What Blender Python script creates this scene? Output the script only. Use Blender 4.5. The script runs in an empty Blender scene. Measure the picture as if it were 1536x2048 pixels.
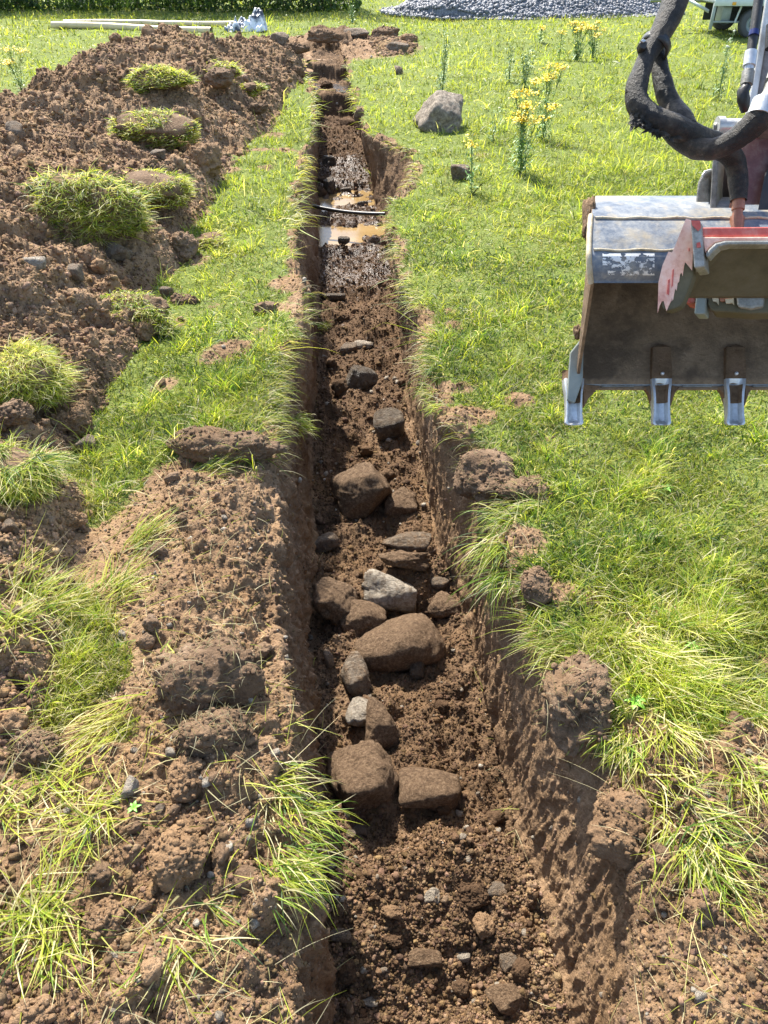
import bpy, math, time
import numpy as np
from mathutils import Vector
T0=time.time()
SC=bpy.context.scene; COL=SC.collection
R=np.random.RandomState
# ------------------------------------------------------------------ camera, sky, sun, exposure
F=1538.0; PITCH=math.radians(37.2); YAW=math.radians(4.15); CAM=np.array([0.,0.,1.6])
cs,sn=math.cos(PITCH),math.sin(PITCH)
FH=np.array([math.sin(YAW),math.cos(YAW),0.]); RT=np.array([math.cos(YAW),-math.sin(YAW),0.]); UPW=np.array([0,0,1.])
FW=FH*cs-UPW*sn; UPC=FH*sn+UPW*cs
cd=bpy.data.cameras.new('camera'); cam=bpy.data.objects.new('camera',cd); COL.objects.link(cam)
cam.location=CAM; cam.rotation_euler=(math.pi/2-PITCH,0,-YAW)
cd.sensor_fit='VERTICAL'; cd.sensor_height=24; cd.lens=24*F/2048; cd.clip_start=.05; cd.clip_end=600
SC.camera=cam
SUN_EL=math.radians(51); SUN_AZ=math.radians(-18)   # azimuth measured from +Y towards +X
w=bpy.data.worlds.new('World'); SC.world=w; w.use_nodes=True
nt=w.node_tree; sky=nt.nodes.new('ShaderNodeTexSky'); sky.sky_type='NISHITA'; sky.sun_disc=False
sky.sun_elevation=SUN_EL; sky.sun_rotation=SUN_AZ; sky.dust_density=1.5
nt.links.new(sky.outputs[0],nt.nodes['Background'].inputs[0]); nt.nodes['Background'].inputs[1].default_value=.15
ld=bpy.data.lights.new('sun','SUN'); ld.energy=4.8; ld.angle=math.radians(.55); ld.color=(1,.95,.86)
sun=bpy.data.objects.new('sun',ld); COL.objects.link(sun)
sd=Vector((math.sin(SUN_AZ)*math.cos(SUN_EL),math.cos(SUN_AZ)*math.cos(SUN_EL),math.sin(SUN_EL)))
sun.rotation_euler=sd.to_track_quat('Z','Y').to_euler(); sun.location=(0,0,20)
vs=SC.view_settings; vs.view_transform='Standard'; vs.look='None'; vs.gamma=1; vs.use_curve_mapping=False
vs.exposure=1.35
SC.cycles.max_bounces=6; SC.cycles.diffuse_bounces=3; SC.cycles.transmission_bounces=4; SC.cycles.transparent_max_bounces=4
# ------------------------------------------------------------------ pixel <-> world
def ray(u,v):
    return FW+RT*((u-768)/F)-UPC*((v-1024)/F)
def at(u,v,zc):
    return CAM+ray(u,v)*zc
def on_z(u,v,z=0.):
    d=ray(u,v); return CAM+d*((z-CAM[2])/d[2])
def proj(P):
    d=P-CAM; zc=d@FW
    return 768+F*(d@RT)/zc, 1024-F*(d@UPC)/zc, zc
# ------------------------------------------------------------------ noise
def hsh(ix,iy,iz,s=0):
    h=(ix.astype(np.int64)*374761393+iy.astype(np.int64)*668265263+iz*2147483647+s*1274126177)&0xffffffff
    h=((h^(h>>13))*1274126177)&0xffffffff
    h=((h^(h>>15))*2246822519)&0xffffffff
    return ((h^(h>>16))&0xffffff)/float(0xffffff)
def vn3(x,y,z,s=0):
    xi=np.floor(x).astype(np.int64); yi=np.floor(y).astype(np.int64); zi=np.floor(z).astype(np.int64)
    fx=x-xi; fy=y-yi; fz=z-zi
    fx=fx*fx*(3-2*fx); fy=fy*fy*(3-2*fy); fz=fz*fz*(3-2*fz)
    r=0
    for a in (0,1):
        wa=fx if a else 1-fx
        for b in (0,1):
            wb=fy if b else 1-fy
            for c in (0,1):
                wc=fz if c else 1-fz
                r=r+wa*wb*wc*hsh(xi+a,yi+b,zi+c,s)
    return r*2-1
def vn2(x,y,s=0):
    xi=np.floor(x).astype(np.int64); yi=np.floor(y).astype(np.int64)
    fx=x-xi; fy=y-yi; fx=fx*fx*(3-2*fx); fy=fy*fy*(3-2*fy)
    z=np.int64(7)
    a=hsh(xi,yi,z,s)*(1-fx)+hsh(xi+1,yi,z,s)*fx
    b=hsh(xi,yi+1,z,s)*(1-fx)+hsh(xi+1,yi+1,z,s)*fx
    return (a*(1-fy)+b*fy)*2-1
def fb2(x,y,o=4,s=0,g=.5):
    r=0; a=1
    for i in range(o):
        r=r+a*vn2(x+i*17.3,y-i*9.1,s+i); x=x*2.03; y=y*2.03; a*=g
    return r
def fb3(x,y,z,o=4,s=0,g=.5):
    r=0; a=1
    for i in range(o):
        r=r+a*vn3(x+i*17.3,y-i*9.1,z+i*3.7,s+i); x=x*2.03; y=y*2.03; z=z*2.03; a*=g
    return r
def clods(x,y,s=0,rmin=.15,rmax=.62,p=1.):
    """blocky lumps: highest tilted block over the cell neighbourhood"""
    wx=x+.16*vn2(x*2.7,y*2.7,s+7); wy=y+.16*vn2(x*2.7+31,y*2.7,s+8)
    xi=np.floor(wx).astype(np.int64); yi=np.floor(wy).astype(np.int64)
    best=np.zeros_like(x); z=np.int64(3)
    for a in (-1,0,1):
        for b in (-1,0,1):
            cx=xi+a; cy=yi+b
            h1=hsh(cx,cy,z,s); h2=hsh(cx,cy,z,s+1); h3=hsh(cx,cy,z,s+2); h4=hsh(cx,cy,z,s+3); h5=hsh(cx,cy,z,s+4)
            rr=(rmin+(rmax-rmin)*h3*h3)*(h4<p)
            dx=wx-cx-h1; dy=wy-cy-h2; co=np.cos(h5*6.28); si=np.sin(h5*6.28)
            u=dx*co+dy*si; v=(dy*co-dx*si)*(.8+.6*h4)
            d=np.maximum(np.maximum(np.abs(u),np.abs(v)),.72*(np.abs(u)+np.abs(v)))
            e=np.maximum(rr-d,0)
            hh=np.minimum(e*2.2,rr*.8+u*(h1-.5)*.9+v*(h2-.5)*.9)
            best=np.maximum(best,np.where(e>0,hh,0))
    return best
def sm(a,b,x):
    t=np.clip((x-a)/(b-a),0,1); return t*t*(3-2*t)
def lerp(a,b,t): return a+(b-a)*t
# ------------------------------------------------------------------ objects
def tag(o,label=None,cat=None,group=None,kind=None):
    if label: o['label']=label
    if cat: o['category']=cat
    if group: o['group']=group
    if kind: o['kind']=kind
    return o
def link(name,me,mat=None,parent=None,smooth=True):
    if mat is not None: me.materials.append(mat)
    if smooth and hasattr(me,'polygons'): me.polygons.foreach_set('use_smooth',np.ones(len(me.polygons),bool))
    o=bpy.data.objects.new(name,me); COL.objects.link(o)
    if parent is not None: o.parent=parent
    return o
def mesh(V,Fc,name='m'):
    """V (n,3), Fc (m,k) int array or list of arrays of mixed k"""
    me=bpy.data.meshes.new(name); V=np.ascontiguousarray(V,dtype=np.float32)
    me.vertices.add(len(V)); me.vertices.foreach_set('co',V.ravel())
    L=Fc if isinstance(Fc,list) else [Fc]
    tot=np.concatenate([np.full(len(f),f.shape[1],np.int32) for f in L])
    idx=np.concatenate([f.ravel() for f in L]).astype(np.int32)
    me.loops.add(len(idx)); me.loops.foreach_set('vertex_index',idx)
    st=np.zeros(len(tot),np.int32); st[1:]=np.cumsum(tot)[:-1]
    me.polygons.add(len(tot)); me.polygons.foreach_set('loop_start',st); me.polygons.foreach_set('loop_total',tot)
    me.update(calc_edges=True); return me
def fattr(me,name,vals):
    a=me.attributes.new(name,'FLOAT','POINT'); a.data.foreach_set('value',np.ascontiguousarray(vals,dtype=np.float32).ravel())
def cattr(me,name,vals):
    a=me.attributes.new(name,'FLOAT_COLOR','POINT'); c=np.ones((len(vals),4),np.float32); c[:,:3]=vals; a.data.foreach_set('color',c.ravel())
def gridF(r,c,off=0,flip=False):
    i=np.arange(r*c).reshape(r,c)+off
    f=np.stack([i[:-1,:-1],i[:-1,1:],i[1:,1:],i[1:,:-1]],-1).reshape(-1,4)
    return f[:,::-1] if flip else f
def empty(name,loc,rz=0.):
    o=bpy.data.objects.new(name,None); COL.objects.link(o); o.location=[float(q) for q in loc]; o.rotation_euler=(0,0,rz); o.empty_display_size=.05; return o
# ------------------------------------------------------------------ materials
def newmat(name,rough=.8,spec=.5):
    m=bpy.data.materials.new(name); m.use_nodes=True; n=m.node_tree; b=n.nodes['Principled BSDF']
    b.inputs['Roughness'].default_value=rough; b.inputs['Specular IOR Level'].default_value=spec
    return m,n,b
def N(n,t,**k):
    x=n.nodes.new(t)
    for a,v in k.items():
        if a.startswith('i_'):
            q=a[2:]; x.inputs[int(q) if q.isdigit() else q.replace('_',' ')].default_value=v
        else: setattr(x,a,v)
    return x
def noise(n,vec,scale,detail=6,rough=.6):
    x=N(n,'ShaderNodeTexNoise',i_Scale=scale,i_Detail=detail,i_Roughness=rough); n.links.new(vec,x.inputs['Vector']); return x.outputs['Fac']
def ramp(n,fac,stops):
    x=N(n,'ShaderNodeValToRGB'); e=x.color_ramp.elements
    while len(e)<len(stops): e.new(.5)
    for q,(p,c) in zip(e,stops): q.position=p; q.color=(*c,1) if len(c)==3 else c
    n.links.new(fac,x.inputs[0]); return x.outputs[0]
def mixc(n,f,a,b,bt='MIX'):
    x=N(n,'ShaderNodeMix',data_type='RGBA',blend_type=bt)
    for s,v in ((0,f),(6,a),(7,b)):
        if isinstance(v,(tuple,float,int)):
            x.inputs[s].default_value=(*v,1) if isinstance(v,tuple) else v
        else: n.links.new(v,x.inputs[s])
    return x.outputs[2]
def math_(n,op,a,b=0.,c=None,clamp=False):
    x=N(n,'ShaderNodeMath',operation=op,use_clamp=clamp)
    for s,v in ((0,a),(1,b),(2,c)):
        if v is None: continue
        if isinstance(v,(int,float)): x.inputs[s].default_value=v
        else: n.links.new(v,x.inputs[s])
    return x.outputs[0]
def bump(n,b,h,strength=.5,dist=.01,prev=None):
    x=N(n,'ShaderNodeBump',i_Strength=strength,i_Distance=dist); n.links.new(h,x.inputs['Height'])
    if prev is not None: n.links.new(prev,x.inputs['Normal'])
    if b is not None: n.links.new(x.outputs[0],b.inputs['Normal'])
    return x.outputs[0]
def pos(n): return N(n,'ShaderNodeNewGeometry').outputs['Position']
def objco(n): return N(n,'ShaderNodeTexCoord').outputs['Object']
def attr(n,name,out='Fac'): return N(n,'ShaderNodeAttribute',attribute_name=name).outputs[out]
SOILS=[(.34,(.098,.059,.033)),(.44,(.185,.114,.062)),(.54,(.272,.174,.098)),(.67,(.40,.275,.17))]
def soil_color(n,p):
    big=noise(n,p,1.7,3,.5); mid=noise(n,p,14,5,.65); fine=noise(n,p,90,4,.7)
    f=math_(n,'ADD',math_(n,'MULTIPLY',big,.35),math_(n,'ADD',math_(n,'MULTIPLY',mid,.4),math_(n,'MULTIPLY',fine,.25)))
    c=ramp(n,f,SOILS)
    # ochre subsoil streaks
    o=ramp(n,noise(n,p,3.1,4,.6),[(.5,(0,0,0)),(.68,(1,1,1))])
    c=mixc(n,math_(n,'MULTIPLY',o,.4),c,(.29,.17,.075))
    v=N(n,'ShaderNodeTexVoronoi',i_Scale=120.); n.links.new(p,v.inputs['Vector'])
    g=math_(n,'LESS_THAN',v.outputs['Distance'],.14)
    g=math_(n,'MULTIPLY',g,math_(n,'GREATER_THAN',noise(n,p,37,2,.5),.6))
    return mixc(n,g,c,(.36,.29,.22))
def soil_bump(n,b,p,fine=1.):
    v=N(n,'ShaderNodeTexVoronoi',i_Scale=55.); n.links.new(p,v.inputs['Vector'])
    h1=math_(n,'SUBTRACT',1.,v.outputs['Distance'])
    v2=N(n,'ShaderNodeTexVoronoi',i_Scale=150.); n.links.new(p,v2.inputs['Vector'])
    h2=math_(n,'SUBTRACT',1.,v2.outputs['Distance'])
    h=math_(n,'ADD',math_(n,'MULTIPLY',h1,.6),math_(n,'MULTIPLY',h2,.3))
    h=math_(n,'ADD',h,math_(n,'MULTIPLY',noise(n,p,60,6,.75),1.3))
    return bump(n,b,h,.85*fine,.012)
def ground_mat():
    m,n,b=newmat('soil and turf',.95,.25)
    p=pos(n); c=soil_color(n,p)
    wet=attr(n,'wet'); gr=attr(n,'green')
    # shell of dead thatch between the blades
    th=ramp(n,noise(n,p,70,5,.7),[(.35,(.06,.085,.02)),(.5,(.14,.18,.035)),(.7,(.22,.22,.06))])
    gm=math_(n,'ADD',gr,math_(n,'MULTIPLY',math_(n,'SUBTRACT',noise(n,p,45,4,.7),.5),1.1))
    gm=ramp(n,gm,[(.4,(0,0,0)),(.6,(1,1,1))])
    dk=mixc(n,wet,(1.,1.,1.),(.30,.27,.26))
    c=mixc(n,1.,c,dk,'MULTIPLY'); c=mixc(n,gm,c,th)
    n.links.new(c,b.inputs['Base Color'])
    w2=ramp(n,math_(n,'ADD',wet,math_(n,'MULTIPLY',math_(n,'SUBTRACT',noise(n,p,22,3,.6),.5),.9)),[(.88,(0,0,0)),(1.12,(1,1,1))])
    n.links.new(math_(n,'MULTIPLY_ADD',w2,-.58,.95),b.inputs['Roughness'])
    n.links.new(math_(n,'MULTIPLY_ADD',w2,.3,.2),b.inputs['Specular IOR Level'])
    soil_bump(n,b,p); return m
M={}
M['ground']=ground_mat()
def soil_mat(name,mul=(1.,1.,1.)):
    m,n,b=newmat(name,.95,.2); p=pos(n); c=soil_color(n,p)
    c=mixc(n,1.,c,mul,'MULTIPLY'); n.links.new(c,b.inputs['Base Color']); soil_bump(n,b,p,.9); return m
M['soil']=soil_mat('loose soil')
def crumb_mat(name,mul):
    m=soil_mat(name,mul); n=m.node_tree; b=n.nodes['Principled BSDF']; c=b.inputs['Base Color'].links[0].from_socket
    n.links.new(mixc(n,1.,c,attr(n,'tone','Color'),'MULTIPLY'),b.inputs['Base Color']); return m
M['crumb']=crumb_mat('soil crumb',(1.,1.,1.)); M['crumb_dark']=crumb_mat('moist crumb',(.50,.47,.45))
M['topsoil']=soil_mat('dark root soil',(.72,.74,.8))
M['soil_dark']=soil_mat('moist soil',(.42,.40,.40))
def rock_mat(name,dirt,base=((.14,.112,.085),(.27,.22,.165),(.44,.375,.29)),rough=.8,dark=1.):
    m,n,b=newmat(name,rough,.22); p=objco(n)
    c=ramp(n,noise(n,p,28,7,.7),[(.35,base[0]),(.5,base[1]),(.68,base[2])])
    soil=ramp(n,noise(n,p,85,8,.8),[(.35,(.07*dark,.043*dark,.025*dark)),(.5,(.16*dark,.10*dark,.057*dark)),(.64,(.30*dark,.205*dark,.125*dark))])
    f=noise(n,p,24,9,.78); f=ramp(n,math_(n,'ADD',f,dirt-.5),[(.40,(0,0,0)),(.60,(1,1,1))])
    n.links.new(mixc(n,f,c,soil),b.inputs['Base Color'])
    h=math_(n,'ADD',math_(n,'ADD',noise(n,p,45,9,.8),math_(n,'MULTIPLY',noise(n,p,170,4,.7),.5)),math_(n,'MULTIPLY',f,.35)); bump(n,b,h,1.,.02); return m
M['rock_dirty']=rock_mat('earth coated boulder',.78)
M['rock_brown']=rock_mat('brown stone',.52)
M['rock_grey']=rock_mat('grey stone',.50)
M['rock_field']=rock_mat('weathered field boulder',.34)
M['rock_pale']=rock_mat('pale stone',.42,((.22,.18,.14),(.42,.36,.28),(.66,.59,.48)))
M['rock_wet']=rock_mat('wet dark stone',.45,((.07,.056,.042),(.14,.112,.082),(.28,.23,.17)),.35,.5)
def blade_mat(name,sat=1.):
    m=bpy.data.materials.new(name); m.use_nodes=True; n=m.node_tree; n.nodes.clear()
    o=N(n,'ShaderNodeOutputMaterial'); c=attr(n,'col','Color')
    d=N(n,'ShaderNodeBsdfPrincipled',i_Roughness=.48); d.inputs['Specular IOR Level'].default_value=.35
    t=N(n,'ShaderNodeBsdfTranslucent')
    n.links.new(c,d.inputs['Base Color'])
    n.links.new(mixc(n,1.,c,(1.45,1.4,.75),'MULTIPLY'),t.inputs['Color'])
    x=N(n,'ShaderNodeMixShader',i_0=.5); n.links.new(d.outputs[0],x.inputs[1]); n.links.new(t.outputs[0],x.inputs[2])
    n.links.new(x.outputs[0],o.inputs[0]); return m
M['blade']=blade_mat('grass blades')
# ------------------------------------------------------------------ shape of the place
def key(tab):
    ys=np.array([t[0] for t in tab],float); vsx=np.array([t[1] for t in tab],float)
    o=np.argsort(ys); ys,vsx=ys[o],vsx[o]
    return lambda y: np.interp(y,ys,vsx)
def edge(px,z):
    return key([(on_z(u,v,z)[1],on_z(u,v,z)[0]) for u,v in px])
DEP=key([(-1,-.78),(.8,-.78),(3,-.72),(6,-.66),(9,-.62),(12.2,-.60)])
XL=edge([(560,2300),(600,2040),(585,1900),(625,1760),(622,1650),(590,1540),(580,1400),(562,1250),(552,1120),(565,1000),(552,900),(560,800),(575,720),(618,640),(606,560),(590,480),(592,420),(606,370),(612,320),(628,270),(632,220),(622,170),(606,128),(590,106)],-.04)
XR=edge([(1290,2250),(1265,2040),(1290,1900),(1305,1800),(1290,1700),(1235,1620),(1215,1540),(1225,1480),(1150,1400),(1105,1320),(1075,1260),(1010,1170),(985,1100),(1000,1020),(975,950),(930,890),(872,835),(856,770),(838,690),(832,630),(806,560),(790,500),(776,440),(786,412),(832,372),(826,310),(760,284),(726,262),(714,225),(704,180),(692,128),(682,100)],-.04)
XFL=edge([(665,2300),(662,2048),(650,1800),(634,1600),(626,1300),(625,1100),(629,800),(640,550),(636,400),(634,300),(634,230),(628,170),(622,120),(600,90)],-.70)
XFR=edge([(1180,2300),(1142,2048),(1085,1800),(1040,1650),(998,1500),(968,1350),(920,1200),(880,1100),(842,950),(820,850),(802,669),(793,580),(768,480),(750,400),(730,310),(714,235),(704,170),(694,120),(680,90)],-.70)
WL=key([(-1,.22),(.9,.20),(1.6,.20),(2.5,.17),(3.,.07),(5,.05),(16,.05)])    # how far the left edge rounds back
WR=key([(-1,.30),(1.0,.28),(1.5,.16),(2.4,.14),(3,.07),(5,.05),(16,.05)])
CR=key([(-1,.35),(.5,.34),(1.5,.36),(2.5,.46),(4,.52),(6,.44),(7.2,.40),(8.2,.54),(9.2,.64),(10.,.58),(11,.42),(12,.30),(13,.25),(14.2,.16),(15,0)])
CX=key([(-1,-1.9),(2,-2.1),(5,-2.6),(6.6,-2.65),(7.6,-2.3),(9,-1.85),(10.,-1.65),(11.5,-1.2),(13,-.9),(15,-.6)])
FX=key([(-1,-.62),(.8,-.66),(1.5,-.78),(2.3,-.90),(3,-.92),(4,-.90),(5,-.86),(6,-.74),(7,-.66),(8,-.60),(9,-.42),(10,-.36),(11,-.30),(12,-.28),(13.5,-.3),(15,-.3)])
FX0=FX
def FX(y): return FX0(y)+.09*fb2(y*1.9,y*0+3.,3,901)
BX=key([(-1,-4.2),(5,-4.1),(7,-3.9),(8.5,-3.2),(10,-2.9),(12,-2.2),(14,-1.5),(15,-.9)])
def gz(x,y):
    z=.05*fb2(x*.35+3,y*.35,3,11)+.018*fb2(x*2.3,y*2.3,3,21)
    return z*sm(-.2,.8,np.maximum(x-1.,-.4-x))+.0*x
def floor_z(x,y):
    d=DEP(y)
    # stepped far end: ledges rising towards the pit wall
    d=np.where(y>12.4,lerp(d,-.33,sm(12.4,12.62,y)),d)
    d=np.where(y>13.9,lerp(d,-.12,sm(13.9,14.1,y)),d)
    d=np.where(y>15.6,lerp(d,.10,sm(15.6,16.0,y)),d)
    nn_=.16*fb2(x*5,y*2.5,3,65)
    for (y0,y1) in ((6.98,7.55),(8.05,8.7)):      # puddle hollows
        y0=y0+nn_; y1=y1+.10*fb2(x*6+3,y*2,3,66)
        d=d-.07*sm(y0-.12,y0+.08,y)*(1-sm(y1-.08,y1+.15,y))
    d=d+.07*np.exp(-((y-1.05)/.5)**2)
    return d
PUD=[(6.8,7.75,-.672),(7.9,8.95,-.672)]
# greenness of the ground: patches in photo pixels (u,v,radius m,strength)
def blobs(lst):
    out=[]
    for u,v,r,s in lst:
        p=on_z(u,v,0.); out.append((p[0],p[1],r,s))
    return out
G_ADD=blobs([(90,1290,.22,.9),(30,1420,.17,.9),(200,1350,.10,.6),(60,1200,.15,.6),(40,1830,.09,.5),(180,1010,.12,.9),(120,980,.08,.7),(420,930,.07,.35),(480,760,.25,.9),(250,1460,.05,.5),(360,1900,.035,.4),(330,1130,.06,.3)])
G_SUB=blobs([(470,235,.14,1.1),(520,300,.10,1.),(455,345,.12,1.1),(400,430,.10,.9),(440,470,.08,.7),(395,520,.10,.9),(500,190,.14,1.),(560,200,.10,.7),(350,640,.07,.9),(330,760,.08,1.),(410,820,.05,.7),(560,440,.05,.5),(590,500,.05,.6),(545,150,.15,.8),(583,567,.13,1.3),(560,610,.09,1.),(470,696,.12,1.),(430,720,.1,.9),(520,660,.06,.7),(600,540,.06,.8),(430,610,.08,.5),(570,300,.12,.8),(540,270,.15,1.),(530,335,.1,.7),
  (900,620,.05,.8),(905,650,.07,.8),(955,830,.09,1.2),(1040,800,.07,1.),(930,770,.06,.8),(1060,960,.06,.9),(1050,1080,.09,1.),(1110,1180,.07,.9),(1190,1200,.05,.6),(1150,1330,.07,.8),(920,560,.05,.5),(1000,350,.2,.3),(960,310,.18,.5),(1100,880,.05,.5),
  (1310,1480,.09,.8),(1400,1600,.14,.9),(1480,1750,.16,.9),(1330,1700,.12,1.2),(1500,1560,.1,.5),(1420,1900,.2,1.4),(1500,2000,.3,1.4),(1250,1250,.04,.5)])
def green(x,y):
    xl,xr=XL(y),XR(y)
    dr=x-xr; dl=xl-x
    nz=fb2(x*5,y*5,4,31)*.28
    gr=sm(-.02,.09,dr+nz*.2)*sm(1.02,1.42,y+nz*.9+(x-1.0)*.25)
    gl=sm(-.02,.09,dl+nz*.2)*sm(2.35,2.75,y+nz*.6+.35*(xl-x-.2))*(1-sm(-.05,.2,(FX(y)-.12+nz*.4)-x)*sm(16,15,y))
    hf=(y>11.2)&(x>-4)&(x<0)
    gl=np.where(x<-3.2,np.maximum(gl,sm(3.2,3.9,-x+nz)),gl)
    g=np.where(x>(xl+xr)/2,gr,gl)
    for (a,b,r,s) in G_ADD: g=g+s*np.exp(-(((x-a)**2+(y-b)**2)/(r*r))**1.5)*(1+.0*nz)
    for (a,b,r,s) in G_SUB: g=g-s*np.exp(-((x-a)**2+(y-b)**2)/(r*r))
    # churned soil round the far pit
    e=((x-.15)/1.5)**2+((y-15.2)/1.6)**2
    g=g-1.6*np.exp(-e*e)
    g=np.where(y>16.9,1.,g)
    return np.clip(g+nz*.25,0,1)
def grass_long(x,y):  # blade length multiplier
    return 1+.35*fb2(x*1.1+9,y*1.1,2,77)
# rows: about one per picture row
ys=[-.7]; 
while ys[-1]<17.2:
    y=ys[-1]; ys.append(y+min(max((y*y+2.6)/1050,.0026)*1.05,.028))
YS=np.array(ys); NR=len(YS)
def strip():
    y=YS; xl,xr,fl,fr=XL(y),XR(y),XFL(y),XFR(y)
    # pit: open the trench out at its far end
    wob=.009*fb2(y*3.1,y*0+5,3,41); wob2=.010*fb2(y*2.7,y*0+9,3,43)
    fl=fl+wob; fr=fr+wob2
    fz=np.minimum(floor_z(0*y,y),0)
    dz=DEP(y); wl,wr=WL(y),WR(y)
    Z0=np.zeros_like(y)
    pts=[(xl-.55-wl*.3,Z0),(xl-wl,Z0-.005),(xl-wl*.45,Z0-.04*wl/.25),(xl,Z0-.03-.33*wl),
         (lerp(xl,fl,.5)-.0,fz*.5-.12*wl),(fl,floor_z(0,y)),(fr,floor_z(0,y)),
         (lerp(fr,xr,.45),fz*.5-.1*wr),(xr,Z0-.03-.30*wr),(xr+wr*.45,Z0-.04*wr/.25),(xr+wr,Z0-.005),(xr+.55+wr*.3,Z0)]
    ns=[84,46,50,100,120,200,130,110,50,46,84]
    cols=[];seg=[]
    for i,nn in enumerate(ns):
        t=np.linspace(0,1,nn,endpoint=False) if i<len(ns)-1 else np.linspace(0,1,nn)
        X=pts[i][0][:,None]*(1-t)+pts[i+1][0][:,None]*t; Z=pts[i][1][:,None]*(1-t)+pts[i+1][1][:,None]*t
        cols.append(np.stack([X,Z],-1)); seg+= [i+q for q in t]
    C=np.concatenate(cols,1); seg=np.array(seg)
    # soften the profile corners
    def blur(A,k):
        for _ in range(k):
            B=A.copy(); B[:,1:-1]=.25*A[:,:-2]+.5*A[:,1:-1]+.25*A[:,2:]; A=B
        return A
    C=blur(C,40)
    Y=np.repeat(YS[:,None],C.shape[1],1).copy()
    X=C[...,0].copy(); Z=C[...,1].copy(); S=np.repeat(seg[None],NR,0)
    wallm=sm(2.6,3.3,S)*(1-sm(4.7,5.05,S))+sm(5.95,6.3,S)*(1-sm(7.7,8.4,S))
    flm=sm(4.85,5.1,S)*(1-sm(5.9,6.15,S))
    Z=np.where(flm>0,lerp(Z,floor_z(X,Y),flm),Z)
    Z=Z+gz(X,Y)*(1-sm(.8,1.8,S))+gz(X,Y)*sm(9.2,10.2,S)
    # end wall of the pit: floor has already risen; close the last metre
    g=green(X,Y); topm=np.clip(1-wallm-flm,0,1)
    # normals of the base
    P=np.stack([X,Y,Z],-1)
    dc=np.gradient(P,axis=1); dr=np.gradient(P,axis=0); nn=np.cross(dc,dr); nn/=np.linalg.norm(nn,axis=-1,keepdims=True)+1e-9
    # lateral blocks and scallops of the walls
    d=np.zeros_like(X)
    bare=np.clip(1-g*1.2,0,1)*topm
    near=1-.6*sm(2.2,4.5,Y)
    q_=wallm>.003; d[q_]+=(lambda X,Y,Z,S,near,wallm,flm,bare,topm: wallm*(.022*fb3(X*0+S*.2,Y*2.6,Z*3.,3,51)+.012*fb3(X*3,Y*9,Z*7,4,52)*(.7+near*.8)))(X[q_],Y[q_],Z[q_],S[q_],near[q_],wallm[q_],flm[q_],bare[q_],topm[q_])
    q_=wallm>.003; d[q_]+=(lambda X,Y,Z,S,near,wallm,flm,bare,topm: wallm*(.006*fb2(Y*46+.6*fb2(Y*4,Z*9,2,5),Z*5.,3,53,.6))*(1.2))(X[q_],Y[q_],Z[q_],S[q_],near[q_],wallm[q_],flm[q_],bare[q_],topm[q_])
    q_=wallm>.003; d[q_]+=(lambda X,Y,Z,S,near,wallm,flm,bare,topm: wallm*near*.014*(fb3(X*6,Y*6,Z*2,4,54)))(X[q_],Y[q_],Z[q_],S[q_],near[q_],wallm[q_],flm[q_],bare[q_],topm[q_])
    q_=wallm>.003; d[q_]+=(lambda X,Y,Z,S,near,wallm,flm,bare,topm: wallm*near*((.03-.022*(S>6))*(clods(Y*6,Z*6,57,.1,.6,.7)-.2)+(.012-.003*(S>6))*(clods(Y*19,Z*12,58,.1,.6,.8)-.2)+.007*fb3(X*60,Y*75,Z*34,3,68)+.018*(.4+.6*(S>6))*(fb2(Y*10+.8*fb2(Y*3,Z*5,2,6),Z*1.3,4,50)+.5*fb2(Y*38+fb2(Y*6,Z*9,2,6),Z*4,3,49))+(.013-.008*(S>6))*fb3(X*26,Y*44,Z*14,4,59)+(.010-.005*(S>6))*(clods(Y*50+Z*9,Z*24,55,.2,.62,.9)-.3)+(S>6)*.022*fb3(X*3,Y*6,Z*1.5,4,56)))(X[q_],Y[q_],Z[q_],S[q_],near[q_],wallm[q_],flm[q_],bare[q_],topm[q_])
    q_=topm>.003; d[q_]+=(lambda X,Y,Z,S,near,wallm,flm,bare,topm: topm*sm(1.2,2.,S)*(1-sm(8.8,9.8,S))*near*.011*fb3(X*30,Y*30,Z*30,4,60))(X[q_],Y[q_],Z[q_],S[q_],near[q_],wallm[q_],flm[q_],bare[q_],topm[q_])
    q_=flm>.003; d[q_]+=(lambda X,Y,Z,S,near,wallm,flm,bare,topm: flm*(.020*fb2(X*5,Y*5,3,61)+.012*fb2(X*17,Y*17,3,62)))(X[q_],Y[q_],Z[q_],S[q_],near[q_],wallm[q_],flm[q_],bare[q_],topm[q_])
    q_=flm>.003; d[q_]+=(lambda X,Y,Z,S,near,wallm,flm,bare,topm: flm*(.060*clods(X*6.5,Y*6.5,71,.1,.55,.45)+.034*clods(X*17,Y*17,75,.1,.6,.75)+.017*clods(X*42,Y*42,79,.15,.62,.85)+.010*clods(X*85,Y*85,179,.2,.62,.9)+.03*fb2(X*9,Y*9,4,63)+.05*fb2(X*3.5,Y*3.5,3,64)*(Y<3)))(X[q_],Y[q_],Z[q_],S[q_],near[q_],wallm[q_],flm[q_],bare[q_],topm[q_])
    q_=bare>.003; d[q_]+=(lambda X,Y,Z,S,near,wallm,flm,bare,topm: bare*(.030*fb2(X*4,Y*4,4,81)+.075*clods(X*6,Y*6,83,.1,.5,.55)*(.4+near)+.032*clods(X*15,Y*15,87,.15,.6,.8)+.017*clods(X*38,Y*38,91,.15,.62,.9)+.009*clods(X*80,Y*80,191,.2,.62,.9)+.010*fb2(X*45,Y*45,3,92)))(X[q_],Y[q_],Z[q_],S[q_],near[q_],wallm[q_],flm[q_],bare[q_],topm[q_])
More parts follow.
